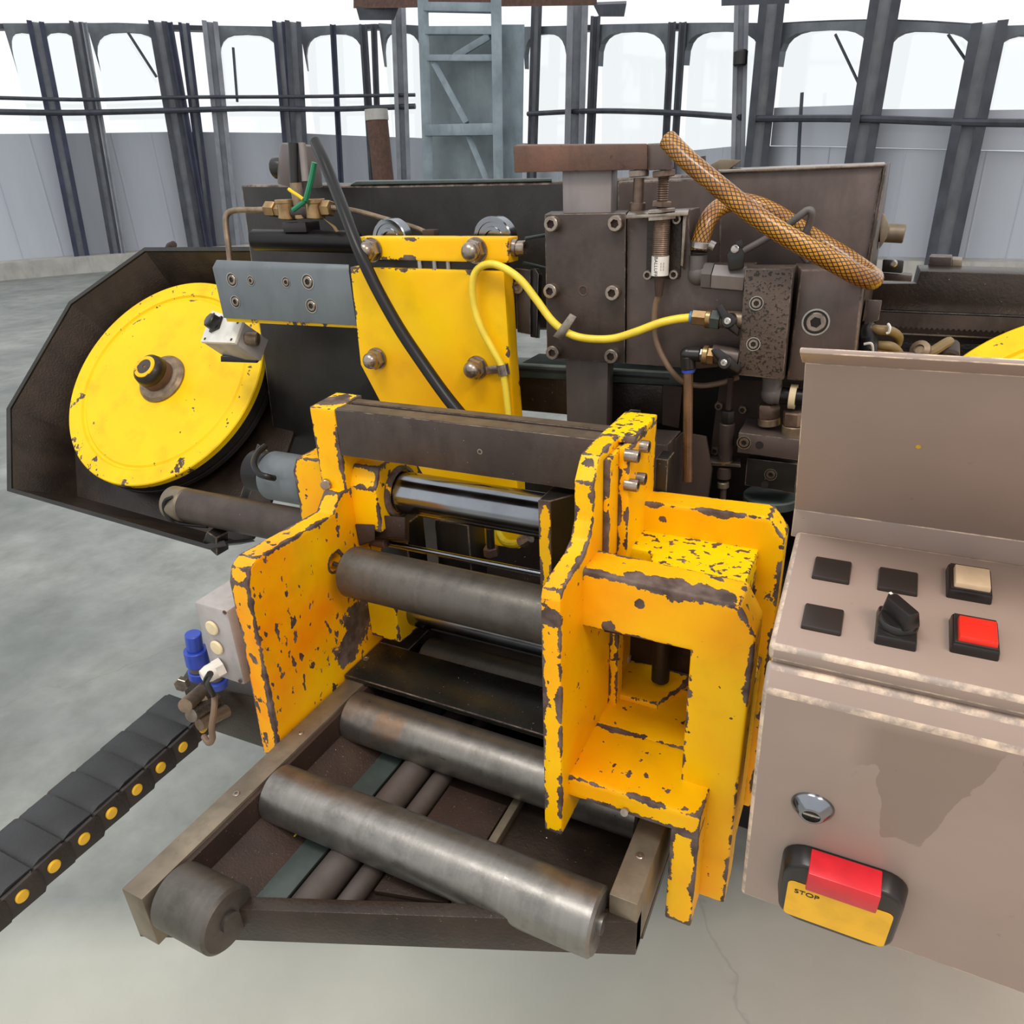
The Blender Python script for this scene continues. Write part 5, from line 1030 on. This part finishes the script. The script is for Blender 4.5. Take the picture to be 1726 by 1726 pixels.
t = thing('proximity_sensor', 'upright brass coloured proximity sensor with a white printed label in a steel bracket', 'sensor', (-0.2394, 0.8850, 1.4320))
finish('bracket_recess', prism(NB(), [(-0.2628, 1.4995), (-0.2219, 1.5014), (-0.2200, 1.4326), (-0.2616, 1.4305)], 'y', 0.9015, 0.906), 'oily_black', t)
finish('bracket_top', hull8(NB(), [(-0.2806, 0.8750, 1.5034), (-0.2082, 0.8750, 1.5059), (-0.2080, 0.8750, 1.5022), (-0.2805, 0.8750, 1.4996)], [(-0.2870, 0.9060, 1.5063), (-0.2138, 0.9060, 1.5081), (-0.2136, 0.9060, 1.5049), (-0.2869, 0.9060, 1.5024)]), 'bolt_steel', t, 0.0006)
finish('bracket_side', hull8(NB(), [(-0.2177, 0.8900, 1.5021), (-0.2136, 0.8900, 1.5020), (-0.2144, 0.8900, 1.4451), (-0.2173, 0.8900, 1.4464)], [(-0.2187, 0.9050, 1.5025), (-0.2146, 0.9050, 1.5025), (-0.2150, 0.9050, 1.4400), (-0.2179, 0.9050, 1.4413)]), 'bolt_steel', t, 0.0006)
finish('bracket_foot', hull8(NB(), [(-0.2334, 0.8990, 1.4378), (-0.2199, 0.8990, 1.4407), (-0.2201, 0.8990, 1.4305), (-0.2381, 0.8990, 1.4302)], [(-0.2352, 0.9060, 1.4369), (-0.2216, 0.9060, 1.4398), (-0.2218, 0.9060, 1.4296), (-0.2399, 0.9060, 1.4293)]), 'rust_and_shade', t, 0.0004)
for p in ((-0.2262, 0.9000, 1.4972), (-0.2584, 0.9000, 1.4346), (-0.2263, 0.9000, 1.4357)): socket_screw(t, p, r=0.0058, h=0.006)
sa, sb = V((-0.2407, 0.8860, 1.5002)), V((-0.2406, 0.8860, 1.4359)); ax = (sb-sa).normalized(); SL = (sb-sa).length; sr = 0.0098
nk = 40
finish('barrel', lathe(NB(), sa, ax, [(sr if k % 2 else sr-0.0005, SL*0.66*k/nk) for k in range(nk+1)], 24), 'thread_steel', t)
lab = finish('label', rod(NB(), sa+ax*SL*0.66, sb, sr+0.0004, 32), 'label_white', t)
finish('cable_boot', rod(NB(), sb, sb+ax*0.024, 0.0068, 16, r2=0.0045), 'rust_and_shade', t)
hex_nut(t, (-0.2418, 0.8860, 1.5091), (-0.2416, 0.8860, 1.5053), 0.0175, 'bolt_steel')
hex_nut(t, (-0.2408, 0.8860, 1.5015), (-0.2406, 0.8860, 1.4976), 0.0175, 'bolt_steel')
ux = V((1, 0, 0)); ux = (ux-ax*ux.dot(ax)).normalized(); fw = V((0, -1, 0)); fw = (fw-ax*fw.dot(ax)).normalized(); lc = sa+ax*SL*0.83
def on_label(x0):
    def wrap(co):
        a = (x0+co.y)/sr; rr = sr+0.0006+co.z*0.3
        return lc+ax*co.x+(ux*math.sin(a)+fw*math.cos(a))*rr
    return wrap
text_mesh('label_print', 'BALLUFF', 0.0058, None, 'ink', lab, on_label(-0.0026))
for k in range(2): text_mesh('label_print', 'l ll l  ll l l  l ll', 0.0018, None, 'ink', lab, on_label(0.0034+0.0030*k))
tag(finish('sensor_cable', tube(NB(), [(-0.2395, 0.8860, 1.4291), (-0.2397, 0.8860, 1.4168), (-0.2452, 0.8900, 1.4000), (-0.2463, 0.8920, 1.3782), (-0.2431, 0.8920, 1.3565), (-0.2331, 0.8920, 1.3356), (-0.2210, 0.8950, 1.3177), (-0.2091, 0.9050, 1.3039), (-0.1910, 0.9200, 1.2969), (-0.1693, 0.9300, 1.2991), (-0.1473, 0.9400, 1.3060)], 0.0036, 12), 'tan_wire'), 'thin brown sensor cable drooping from the printed sensor to the manifold', 'cable')

# ================================================================== coolant manifold, valves and hose
t = thing('coolant_manifold', 'pitted steel manifold block with two socket screws left of the big screw plate', 'manifold', (-0.117, 0.92, 1.32))
finish('block', hull8(NB(), [(-0.1417, 0.8800, 1.4452), (-0.0907, 0.8800, 1.4457), (-0.0876, 0.8800, 1.3225), (-0.1395, 0.8800, 1.3243)], [(-0.1504, 0.9400, 1.4428), (-0.0935, 0.9400, 1.4433), (-0.0899, 0.9400, 1.3118), (-0.1473, 0.9400, 1.3137)]), 'pitted', t, 0.001)
for p in ((-0.1258, 0.8800, 1.4080), (-0.1247, 0.8800, 1.3618)): sunk_screw(t, p, r=0.0062)
t = thing('screw_plate', 'thick smooth grey plate with one large sunk socket screw', 'plate', (-0.05, 0.94, 1.32))
finish('plate', hull8(NB(), [(-0.0850, 0.9050, 1.4416), (-0.0201, 0.9050, 1.4442), (-0.0145, 0.9050, 1.3149), (-0.0861, 0.9050, 1.3164)], [(-0.0988, 0.9700, 1.4419), (-0.0201, 0.9700, 1.4438), (-0.0140, 0.9700, 1.3056), (-0.0931, 0.9700, 1.3072)]), 'bracket_steel', t, 0.002)
sunk_screw(t, (-0.0623, 0.9050, 1.3850), r=0.0118)

def ball_valve(label, face, axis, pieces, lever, hub):
    t = thing('ball_valve', label, 'valve', face)
    for a, b, r, m, poly, nm in pieces: finish(nm, rod(NB(), a, b, r, 20, poly=poly, ch=0.0 if poly else 0.0008), m, t)
    h = finish('handle', hull8(NB(), *lever), 'black_plastic', t, 0.0016)
    finish('handle_hub', lathe(NB(), hub, (-0.1, -1, 0.1), [(0.0085, -0.016), (0.0085, -0.0005), (0.007, 0.0012)], 20), 'black_plastic', h)
    finish('handle_screw', lathe(NB(), V(hub)+V((0, -0.001, 0)), (-0.1, -1, 0.1), [(0.0042, -0.003), (0.0042, 0.0022), (0.0032, 0.003), (0.0012, 0.003), (0.001, 0.001), (0, 0.001)], 16), 'bright_steel', h)
    return t
ball_valve('upper ball valve with a black lever at the end of the yellow hose', (-0.1649, 0.8850, 1.3863), None,
  [((-0.2013, 0.8850, 1.3884), (-0.1978, 0.8850, 1.3885), 0.0075, 'blue_ring', None, 'release_ring'), ((-0.1978, 0.8850, 1.3885), (-0.1823, 0.8850, 1.3877), 0.0092, 'brass', 6, 'connector'), ((-0.1823, 0.8850, 1.3877), (-0.1760, 0.8850, 1.3873), 0.0108, 'brass', None, 'brass_ring'), ((-0.1760, 0.8850, 1.3873), (-0.1656, 0.8850, 1.3863), 0.0115, 'teal_paint', 6, 'hex_body'), ((-0.1666, 0.8900, 1.3868), (-0.1394, 0.8900, 1.3865), 0.0100, 'tube_steel', None, 'body')],
  ([(-0.1697, 0.8720, 1.4039), (-0.1626, 0.8720, 1.4075), (-0.1409, 0.8720, 1.3789), (-0.1423, 0.8720, 1.3720), (-0.1579, 0.8720, 1.3828)], [(-0.1708, 0.8820, 1.3996), (-0.1629, 0.8820, 1.4032), (-0.1410, 0.8820, 1.3749), (-0.1424, 0.8820, 1.3687), (-0.1582, 0.8820, 1.3783)]), (-0.1544, 0.8720, 1.3884))
ball_valve('lower ball valve with a black lever above the brown drip tube', (-0.1648, 0.8850, 1.3408), None,
  [((-0.1863, 0.8850, 1.3445), (-0.1821, 0.8850, 1.3447), 0.0075, 'bright_steel', 6, 'connector'), ((-0.1828, 0.8850, 1.3447), (-0.1764, 0.8850, 1.3444), 0.0115, 'brass', None, 'brass_ring'), ((-0.1763, 0.8850, 1.3436), (-0.1692, 0.8850, 1.3434), 0.0105, 'brass', 6, 'hex_body'), ((-0.1733, 0.8900, 1.3456), (-0.1408, 0.8900, 1.3419), 0.0115, 'bracket_steel', None, 'body')],
  ([(-0.1722, 0.8720, 1.3538), (-0.1648, 0.8720, 1.3577), (-0.1490, 0.8720, 1.3482), (-0.1343, 0.8720, 1.3351), (-0.1384, 0.8720, 1.3278), (-0.1570, 0.8720, 1.3364)], [(-0.1725, 0.8820, 1.3488), (-0.1651, 0.8820, 1.3528), (-0.1491, 0.8820, 1.3432), (-0.1342, 0.8820, 1.3299), (-0.1384, 0.8820, 1.3232), (-0.1571, 0.8820, 1.3312)]), (-0.1545, 0.8720, 1.3401))
t = thing('elbow_fitting', 'black plastic push elbow at the lower valve', 'fitting', (-0.2002, 0.8850, 1.3349))
finish('arm', rod(NB(), (-0.2007, 0.8850, 1.3443), (-0.1856, 0.8850, 1.3445), 0.0088, 18, ch=0.001), 'black_plastic', t)
finish('bend', lathe(NB(), (-0.2015, 0.8850, 1.3443), (0, 0, 1), [(0.0092*math.sin(PI*k/8), -0.0092*math.cos(PI*k/8)) for k in range(9)], 18), 'black_plastic', t)
finish('socket', rod(NB(), (-0.2013, 0.8850, 1.3421), (-0.1996, 0.8850, 1.3261), 0.0092, 18, ch=0.001), 'black_plastic', t)
finish('release_ring', rod(NB(), (-0.1996, 0.8850, 1.3261), (-0.1994, 0.8850, 1.3224), 0.0080, 18), 'blue_plastic', t)
tag(finish('drip_tube', rod(NB(), (-0.1995, 0.8850, 1.3246), (-0.1837, 0.8500, 1.1919), 0.0060, 16), 'amber_tube'), 'straight brown drip tube hanging from the black elbow', 'tube')

t = thing('hose_elbow', 'grey pipe elbow with a steel hex body carrying the braided hose', 'fitting', (-0.1820, 0.9000, 1.4344))
finish('riser', rod(NB(), (-0.2006, 0.9050, 1.4569), (-0.1998, 0.9050, 1.4355), 0.0105, 20), 'grey_plastic', t)
finish('bend', lathe(NB(), (-0.1991, 0.9050, 1.4348), (0, 0, 1), [(0.0125*math.sin(PI*k/8), -0.0125*math.cos(PI*k/8)) for k in range(9)], 20), 'grey_plastic', t)
finish('arm', rod(NB(), (-0.1991, 0.9050, 1.4348), (-0.1914, 0.9050, 1.4343), 0.0115, 20), 'grey_plastic', t)
finish('hex_collar', rod(NB(), (-0.1927, 0.9050, 1.4336), (-0.1815, 0.9050, 1.4331), 0.0160, poly=6), 'grey_plastic', t)
finish('hex_body', rod(NB(), (-0.1798, 0.9000, 1.4331), (-0.1431, 0.9000, 1.4310), 0.0150, poly=6), 'bar_grey', t)
kn = finish('shutoff_knob', hull8(NB(), [(-0.1647, 0.8850, 1.4591), (-0.1600, 0.8850, 1.4667), (-0.1485, 0.8850, 1.4679), (-0.1446, 0.8850, 1.4604), (-0.1438, 0.8850, 1.4452), (-0.1606, 0.8850, 1.4418)], [(-0.1693, 0.9100, 1.4565), (-0.1646, 0.9100, 1.4643), (-0.1527, 0.9100, 1.4656), (-0.1486, 0.9100, 1.4579), (-0.1479, 0.9100, 1.4422), (-0.1651, 0.9100, 1.4387)]), 'black_plastic', t, 0.002)
finish('knob_wing', hull8(NB(), [(-0.1569, 0.8860, 1.4653), (-0.1555, 0.8860, 1.4729), (-0.1487, 0.8860, 1.4753), (-0.1459, 0.8860, 1.4666)], [(-0.1593, 0.9000, 1.4640), (-0.1580, 0.9000, 1.4717), (-0.1510, 0.9000, 1.4742), (-0.1482, 0.9000, 1.4653)]), 'black_plastic', kn, 0.001)
finish('knob_screw', lathe(NB(), (-0.1552, 0.8840, 1.4655), (0, -1, 0.3), [(0.0045, 0), (0.0045, 0.0015), (0.003, 0.0025), (0, 0.0025)], 14), 'bright_steel', kn)
t = thing('braided_hose', 'thick amber braided hose sweeping from the top plate across the grey bracket', 'hose', (-0.1183, 0.8800, 1.4902))
finish('hose', tube(NB(), [(-0.2001, 0.9050, 1.4609), (-0.1989, 0.9100, 1.4774), (-0.1948, 0.9200, 1.4948), (-0.1875, 0.9400, 1.5065), (-0.1716, 0.9550, 1.5119), (-0.1510, 0.9650, 1.5077), (-0.1247, 0.9680, 1.4960), (-0.0959, 0.9650, 1.4789), (-0.0676, 0.9600, 1.4629), (-0.0431, 0.9500, 1.4504), (-0.0223, 0.9350, 1.4388), (-0.0112, 0.9150, 1.4339), (-0.0123, 0.8950, 1.4333), (-0.0260, 0.8800, 1.4405), (-0.0471, 0.8680, 1.4530), (-0.0714, 0.8600, 1.4667), (-0.1020, 0.8530, 1.4838), (-0.1334, 0.8500, 1.5035), (-0.1630, 0.8520, 1.5249), (-0.1911, 0.8600, 1.5446), (-0.2136, 0.8700, 1.5605), (-0.2375, 0.8850, 1.5793)], 0.0104, 20, 8), 'hose_amber', t)
c0 = V((-0.1976, 0.9050, 1.4648)); c1 = V((-0.1967, 0.9050, 1.4720))
finish('hose_clamp', rod(NB(), c0, c1, 0.0135, 28, ch=0.0006), 'bright_steel', t)
finish('clamp_screw', rod(NB(), (-0.1858, 0.8930, 1.4698), (-0.1796, 0.8930, 1.4672), 0.0052, 12), 'bright_steel', t)
t = thing('bent_rod', 'thin bent grey rod hooked around the braided hose', 'rod', (-0.0990, 0.9400, 1.4731))
finish('rod', tube(NB(), [(-0.1575, 0.9500, 1.4565), (-0.1329, 0.9500, 1.4705), (-0.1124, 0.9450, 1.4831), (-0.0983, 0.9400, 1.4946), (-0.0896, 0.9400, 1.5013), (-0.0843, 0.9400, 1.4994), (-0.0853, 0.9450, 1.4878), (-0.0893, 0.9500, 1.4748), (-0.0920, 0.9600, 1.4616), (-0.0907, 0.9650, 1.4512), (-0.0832, 0.9650, 1.4439)], 0.0042, 12), 'grey_plastic', t)

# ================================================================== lower blade head, half hidden behind the console
t = thing('lower_guide_head', 'dark brown lower guide head with fittings left of the console lid', 'guide head', (-0.09, 0.93, 1.0))
finish('mount_plate', hull8(NB(), [(-0.1754, 0.9700, 1.2932), (-0.0748, 0.9700, 1.2971), (-0.0601, 0.9700, 1.1732), (-0.1813, 0.9700, 1.1813)], [(-0.1790, 0.9900, 1.2880), (-0.0764, 0.9900, 1.2919), (-0.0613, 0.9900, 1.1654), (-0.1851, 0.9900, 1.1737)]), 'rust_and_shade', t)
finish('top_block', hull8(NB(), [(-0.1349, 0.9000, 1.2464), (-0.0597, 0.9000, 1.2449), (-0.0579, 0.9000, 1.2182), (-0.1347, 0.9000, 1.2195)], [(-0.1358, 0.9650, 1.2462), (-0.0638, 0.9650, 1.2455), (-0.0618, 0.9650, 1.2166), (-0.1355, 0.9650, 1.2179)]), 'bracket_steel', t, 0.001)
sunk_screw(t, (-0.1273, 0.9000, 1.2339), r=0.0068)
finish('pin_hole', lathe(NB(), (-0.1084, 0.8998, 1.2331), (0, -1, 0), [(0.0048, 0), (0.0048, 0.0005), (0, 0.0005)], 18), 'ink', t)
finish('lower_block', hull8(NB(), [(-0.1231, 0.9100, 1.2102), (-0.0615, 0.9100, 1.2101), (-0.0603, 0.9100, 1.1700), (-0.1226, 0.9100, 1.1723)], [(-0.1279, 0.9600, 1.1951), (-0.0631, 0.9600, 1.1950), (-0.0622, 0.9600, 1.1562), (-0.1277, 0.9600, 1.1588)]), 'black_steel', t, 0.001)
sunk_screw(t, (-0.0921, 0.9100, 1.1915), r=0.0062)
finish('pin_hole', lathe(NB(), (-0.0978, 0.9098, 1.1768), (0, -1, 0), [(0.0048, 0), (0.0048, 0.0005), (0, 0.0005)], 18), 'ink', t)
finish('turn_disc', rod(NB(), (-0.0911, 0.9500, 1.1350), (-0.0918, 0.9500, 1.1489), 0.037, 40, ch=0.002), 'teal_paint', t)
for (a, b, c_, r) in (((-0.1061, 0.9300, 1.2783), (-0.1042, 0.9300, 1.2599), (-0.1032, 0.9300, 1.2506), 0.0140), ((-0.0730, 0.9200, 1.2751), (-0.0716, 0.9200, 1.2570), (-0.0707, 0.9200, 1.2432), 0.0155)):
    hex_nut(t, a, b, r, 'thread_steel'); finish('union', rod(NB(), b, c_, r*0.98, 20, ch=0.001), 'tube_steel', t)
t = thing('return_elbow', 'grey pipe elbow below the pitted manifold with a cream clamp ring', 'fitting', (-0.1003, 0.9200, 1.2967))
finish('neck', rod(NB(), (-0.1044, 0.9200, 1.3156), (-0.1030, 0.9200, 1.2965), 0.0115, 20), 'grey_plastic', t)
finish('bend', lathe(NB(), (-0.1027, 0.9200, 1.2935), (0, 0, 1), [(0.0128*math.sin(PI*k/8), -0.0128*math.cos(PI*k/8)) for k in range(9)], 20), 'grey_plastic', t)
finish('arm', rod(NB(), (-0.1027, 0.9200, 1.2935), (-0.0922, 0.9200, 1.2929), 0.0118, 20), 'grey_plastic', t)
finish('sleeve', rod(NB(), (-0.0922, 0.9200, 1.2929), (-0.0520, 0.9200, 1.2920), 0.0105, 20), 'black_rubber', t)
finish('clamp_ring', rod(NB(), (-0.0818, 0.9200, 1.2923), (-0.0743, 0.9200, 1.2922), 0.0150, 24), 'cream', t)
t = thing('lower_sensor', 'slim dark upright sensor standing left of the lower guide head', 'sensor', (-0.1508, 0.9200, 1.1964))
finish('lead', tube(NB(), [(-0.1552, 0.9300, 1.3079), (-0.1551, 0.9300, 1.2894), (-0.1537, 0.9250, 1.2659)], 0.0038, 8), 'rust_and_shade', t)
hex_nut(t, (-0.1536, 0.9200, 1.2674), (-0.1531, 0.9200, 1.2516), 0.0085, 'black_steel')
finish('body', rod(NB(), (-0.1530, 0.9200, 1.2508), (-0.1517, 0.9200, 1.1979), 0.0098, 20, ch=0.001), 'dark_steel', t)
finish('brass_band', rod(NB(), (-0.1519, 0.9200, 1.2004), (-0.1516, 0.9200, 1.1963), 0.0104, 20), 'brass', t)
finish('holder_plate', hull8(NB(), [(-0.1728, 0.9100, 1.1988), (-0.1304, 0.9100, 1.2002), (-0.1300, 0.9100, 1.1962), (-0.1725, 0.9100, 1.1938)], [(-0.1765, 0.9600, 1.1890), (-0.1384, 0.9600, 1.1904), (-0.1380, 0.9600, 1.1861), (-0.1761, 0.9600, 1.1838)]), 'dark_steel', t, 0.0006)
finish('lower_body', rod(NB(), (-0.1519, 0.9200, 1.1912), (-0.1514, 0.9200, 1.1744), 0.0092, 20, ch=0.001), 'rust_and_shade', t)
finish('tip_knob', rod(NB(), (-0.1517, 0.9200, 1.1692), (-0.1510, 0.9200, 1.1607), 0.0075, 16, ch=0.001), 'rail_steel', t)
finish('pin', rod(NB(), (-0.1510, 0.9200, 1.1607), (-0.1498, 0.9200, 1.1347), 0.0042, 12), 'dark_steel', t)
for p in ((-0.1733, 0.9650, 1.2590), (-0.1421, 0.9650, 1.2570), (-0.1739, 0.9650, 1.1946)): socket_screw(t, p, r=0.0055, h=0.004, name='screw')

# ================================================================== control console
CA = V((-0.033, 0.442, 1.252)); th = math.radians(11.2)
CX = V((1, 0, 0)); CS = V((0, math.cos(th), math.sin(th))); CT = V((0, -math.sin(th), math.cos(th)))
def cp(x, s, tt): return V((x, 0, 0))+V((0, CA.y, CA.z))+CS*s+CT*tt
def cbox(x0, x1, s0, s1, t0, t1): return hull8(NB(), [cp(x0, s0, t0), cp(x1, s0, t0), cp(x1, s1, t0), cp(x0, s1, t0)], [cp(x0, s0, t1), cp(x1, s0, t1), cp(x1, s1, t1), cp(x0, s1, t1)])
CL, CR = -0.033, 0.260
t = thing('control_console', 'grey beige metal control console with an open lid at the right', 'console', (0.1, 0.55, 0.9))
finish('cabinet', cbox(CL+0.002, CR, 0.004, 0.150, -0.315, -0.010), 'console', t, 0.004)
finish('control_panel', cbox(CL, CR, 0.0, 0.1355, -0.0145, 0.0), 'console', t, 0.0035, seg=3)
dp = [(-0.0005, -0.0185), (0.006, -0.0185), (0.006, -0.310), (-0.012, -0.310), (-0.012, -0.0325)]
bm = NB(); hull8(bm, [cp(CL, s, q) for s, q in dp], [cp(CR, s, q) for s, q in dp])
finish('front_door', bm, 'console', t, 0.003, seg=3)
zf = 1.2978
finish('back_strip', hull8(NB(), [(-0.037, 0.5745, 1.272), (CR, 0.5745, 1.272), (CR, 0.572, zf), (-0.037, 0.572, zf)], [(-0.037, 0.5775, 1.272), (CR, 0.5775, 1.272), (CR, 0.575, zf+0.001), (-0.037, 0.575, zf+0.001)]), 'console', t, 0.0008)
l0, l1 = V((0, 0.572, zf)), V((0, 0.4885, 1.4354)); lx = V((-0.0368, 0, 0)); rx = V((CR, 0, 0)); ln = V((0, 0.0025, 0.0015))
lid = finish('lid', hull8(NB(), [l0+lx, l0+rx, l1+rx, l1+lx], [l0+lx+ln, l0+rx+ln, l1+rx+ln, l1+lx+ln]), 'console', t, 0.0006)
l2 = V((0, 0.4615, 1.4475)); lm = V((0, 0.0012, 0.0032))
finish('lid_lip', hull8(NB(), [l1+lx*1.05, l1+rx, l2+rx, l2+lx*1.05], [l1+lx*1.05+lm, l1+rx+lm, l2+rx+lm, l2+lx*1.05+lm]), 'console', lid, 0.0008)
finish('paint_fleck', lathe(NB(), (0.0374, 0.5245, 1.3760), (0, -0.8545, -0.519), [(0.0019, -0.0003), (0.0017, 0.0004)], 7), 'pin_yellow', lid)
for p in ((-0.0291, 0.5735, 1.2921), (-0.0161, 0.5735, 1.2948)): finish('rivet', lathe(NB(), p, (0, -1, 0), [(0.0018, -0.001), (0.0018, 0.0008), (0, 0.0008)], 10), 'ink', t)
part_box('support_arm', (0.03, 0.575, 1.06), (0.16, 1.10, 1.16), 'black_steel', t, 0.003)
part_box('support_foot', (0.03, 1.02, 0.907), (0.16, 1.10, 1.07), 'black_steel', t, 0.003)
def rbox(x0, x1, s0, s1, t0, t1, ins=0.0): return hull8(NB(), [cp(x0, s0, t0), cp(x1, s0, t0), cp(x1, s1, t0), cp(x0, s1, t0)], [cp(x0+ins, s0+ins, t1), cp(x1-ins, s0+ins, t1), cp(x1-ins, s1-ins, t1), cp(x0+ins, s1-ins, t1)])
for (x, s) in ((-0.0021, 0.0898), (0.0424, 0.0898), (-0.0026, 0.0344)):
    finish('blank_cover', rbox(x-0.0132, x+0.0132, s-0.0126, s+0.0126, -0.001, 0.0034, 0.0006), 'dark_cover', t, 0.0012)
for (x, s, m, lab, tr) in ((0.0868, 0.0975, 'lens_cream', 'push button with a cream lens', 0.018), (0.0885, 0.0430, 'red_button', 'push button with a bright red cap', 0.012)):
    h = finish('push_button', rbox(x-0.0140, x+0.0140, s-0.0150, s+0.0170, -0.001, 0.0075, 0.0008), 'black_plastic', t, 0.0016); h['label'] = lab
    finish('bezel', rbox(x-0.0122, x+0.0122, s-0.0128, s+0.0152, 0.0070, 0.0085, 0.0), 'dark_cover', h, 0.0005)
    finish('button_cap', rbox(x-0.0105, x+0.0118, s-0.0118, s+0.0100, 0.0070, 0.0125, 0.0006), m, h, 0.0008)
h = finish('selector_switch', rbox(0.0432-0.0128, 0.0432+0.0128, 0.0215, 0.0545, -0.001, 0.0075, 0.0008), 'black_plastic', t, 0.0016)
sc = cp(0.0432, 0.0385, 0.0)
finish('dial', lathe(NB(), sc, CT, [(0.0128, 0.006), (0.0128, 0.0095), (0.0115, 0.012), (0.0108, 0.0125), (0.0108, 0.014)], 36), 'black_plastic', h)
ha = math.radians(132); hd = CX*math.cos(ha)+CS*math.sin(ha); hp = CX*-math.sin(ha)+CS*math.cos(ha)
kv = lambda a, b, hh: sc+hd*a+hp*b+CT*hh
finish('knob', hull8(NB(), [kv(-0.0125, -0.0062, 0.012), kv(0.010, -0.0062, 0.012), kv(0.0145, 0, 0.012), kv(0.010, 0.0062, 0.012), kv(-0.0125, 0.0062, 0.012)], [kv(-0.011, -0.0040, 0.025), kv(0.009, -0.0040, 0.025), kv(0.0125, 0, 0.025), kv(0.009, 0.0040, 0.025), kv(-0.011, 0.0040, 0.025)]), 'black_plastic', h, 0.001)
finish('pointer_mark', hull8(NB(), [kv(0.0098, -0.0010, 0.0251), kv(0.0118, -0.0010, 0.0251), kv(0.0118, 0.0010, 0.0251), kv(0.0098, 0.0010, 0.0251)], [kv(0.0098, -0.0010, 0.0255), kv(0.0118, -0.0010, 0.0255), kv(0.0118, 0.0010, 0.0255), kv(0.0098, 0.0010, 0.0255)]), 'label_white', h)
# door lock
lk = cp(0.0118, -0.012, -0.1475)
h = finish('door_lock', lathe(NB(), lk, -CS, [(0.0155, -0.001), (0.0155, 0.001), (0.0145, 0.003), (0.0088, 0.0095), (0.0082, 0.0098), (0.0066, 0.0098), (0.0062, 0.004)], 40), 'chrome', t)
finish('lock_core', lathe(NB(), lk, -CS, [(0.0064, 0.003), (0.0064, 0.0055), (0, 0.0055)], 24), 'tube_steel', h)
finish('lock_bar', hull8(NB(), [lk-CS*0.0052+CX*a+CT*b for a, b in ((-0.0062, -0.0012), (0.0062, -0.0012), (0.0062, 0.0012), (-0.0062, 0.0012))], [lk-CS*0.0088+CX*a+CT*b for a, b in ((-0.0062, -0.0012), (0.0062, -0.0012), (0.0062, 0.0012), (-0.0062, 0.0012))]), 'bright_steel', h, 0.0004)
# stop button box on the door
t2 = thing('stop_button_box', 'black emergency stop box with a red slab button low on the console door', 'stop button', cp(0.043, -0.02, -0.23))
def rounded(x0, x1, t0, t1, r, n=6):
    out = []
    for cx, cy, a0 in ((x1-r, t1-r, 0), (x0+r, t1-r, 90), (x0+r, t0+r, 180), (x1-r, t0+r, 270)):
        for k in range(n+1):
            a = math.radians(a0+90*k/n); out.append((cx+r*math.cos(a), cy+r*math.sin(a)))
    return out
rp = rounded(-0.004, 0.089, -0.2900, -0.2000, 0.020)
finish('housing', hull8(NB(), [cp(x, -0.0115, q) for x, q in rp], [cp(x, -0.030, q) for x, q in [(0.0425+(x-0.0425)*0.93, -0.245+(q+0.245)*0.93) for x, q in rp]]), 'black_plastic', t2, 0.0025, seg=3)
finish('stop_slab', cbox(0.0168, 0.0680, -0.036, -0.014, -0.225, -0.2000), 'red_dark', t2, 0.001)
yp = rounded(0.004, 0.081, -0.280, -0.2275, 0.005)
ly = finish('warning_label', hull8(NB(), [cp(x, -0.0302, q) for x, q in yp], [cp(x, -0.0308, q) for x, q in yp]), 'label_yellow', t2)
X_, S_ = CX, -CS
tm = Matrix(((CX.x, CT.x, -CS.x, 0), (CX.y, CT.y, -CS.y, 0), (CX.z, CT.z, -CS.z, 0), (0, 0, 0, 1))); o3 = cp(0.0190, -0.0310, -0.2400); tm.translation = o3
text_mesh('label_print', 'STOP', 0.0080, tm, 'ink', ly)
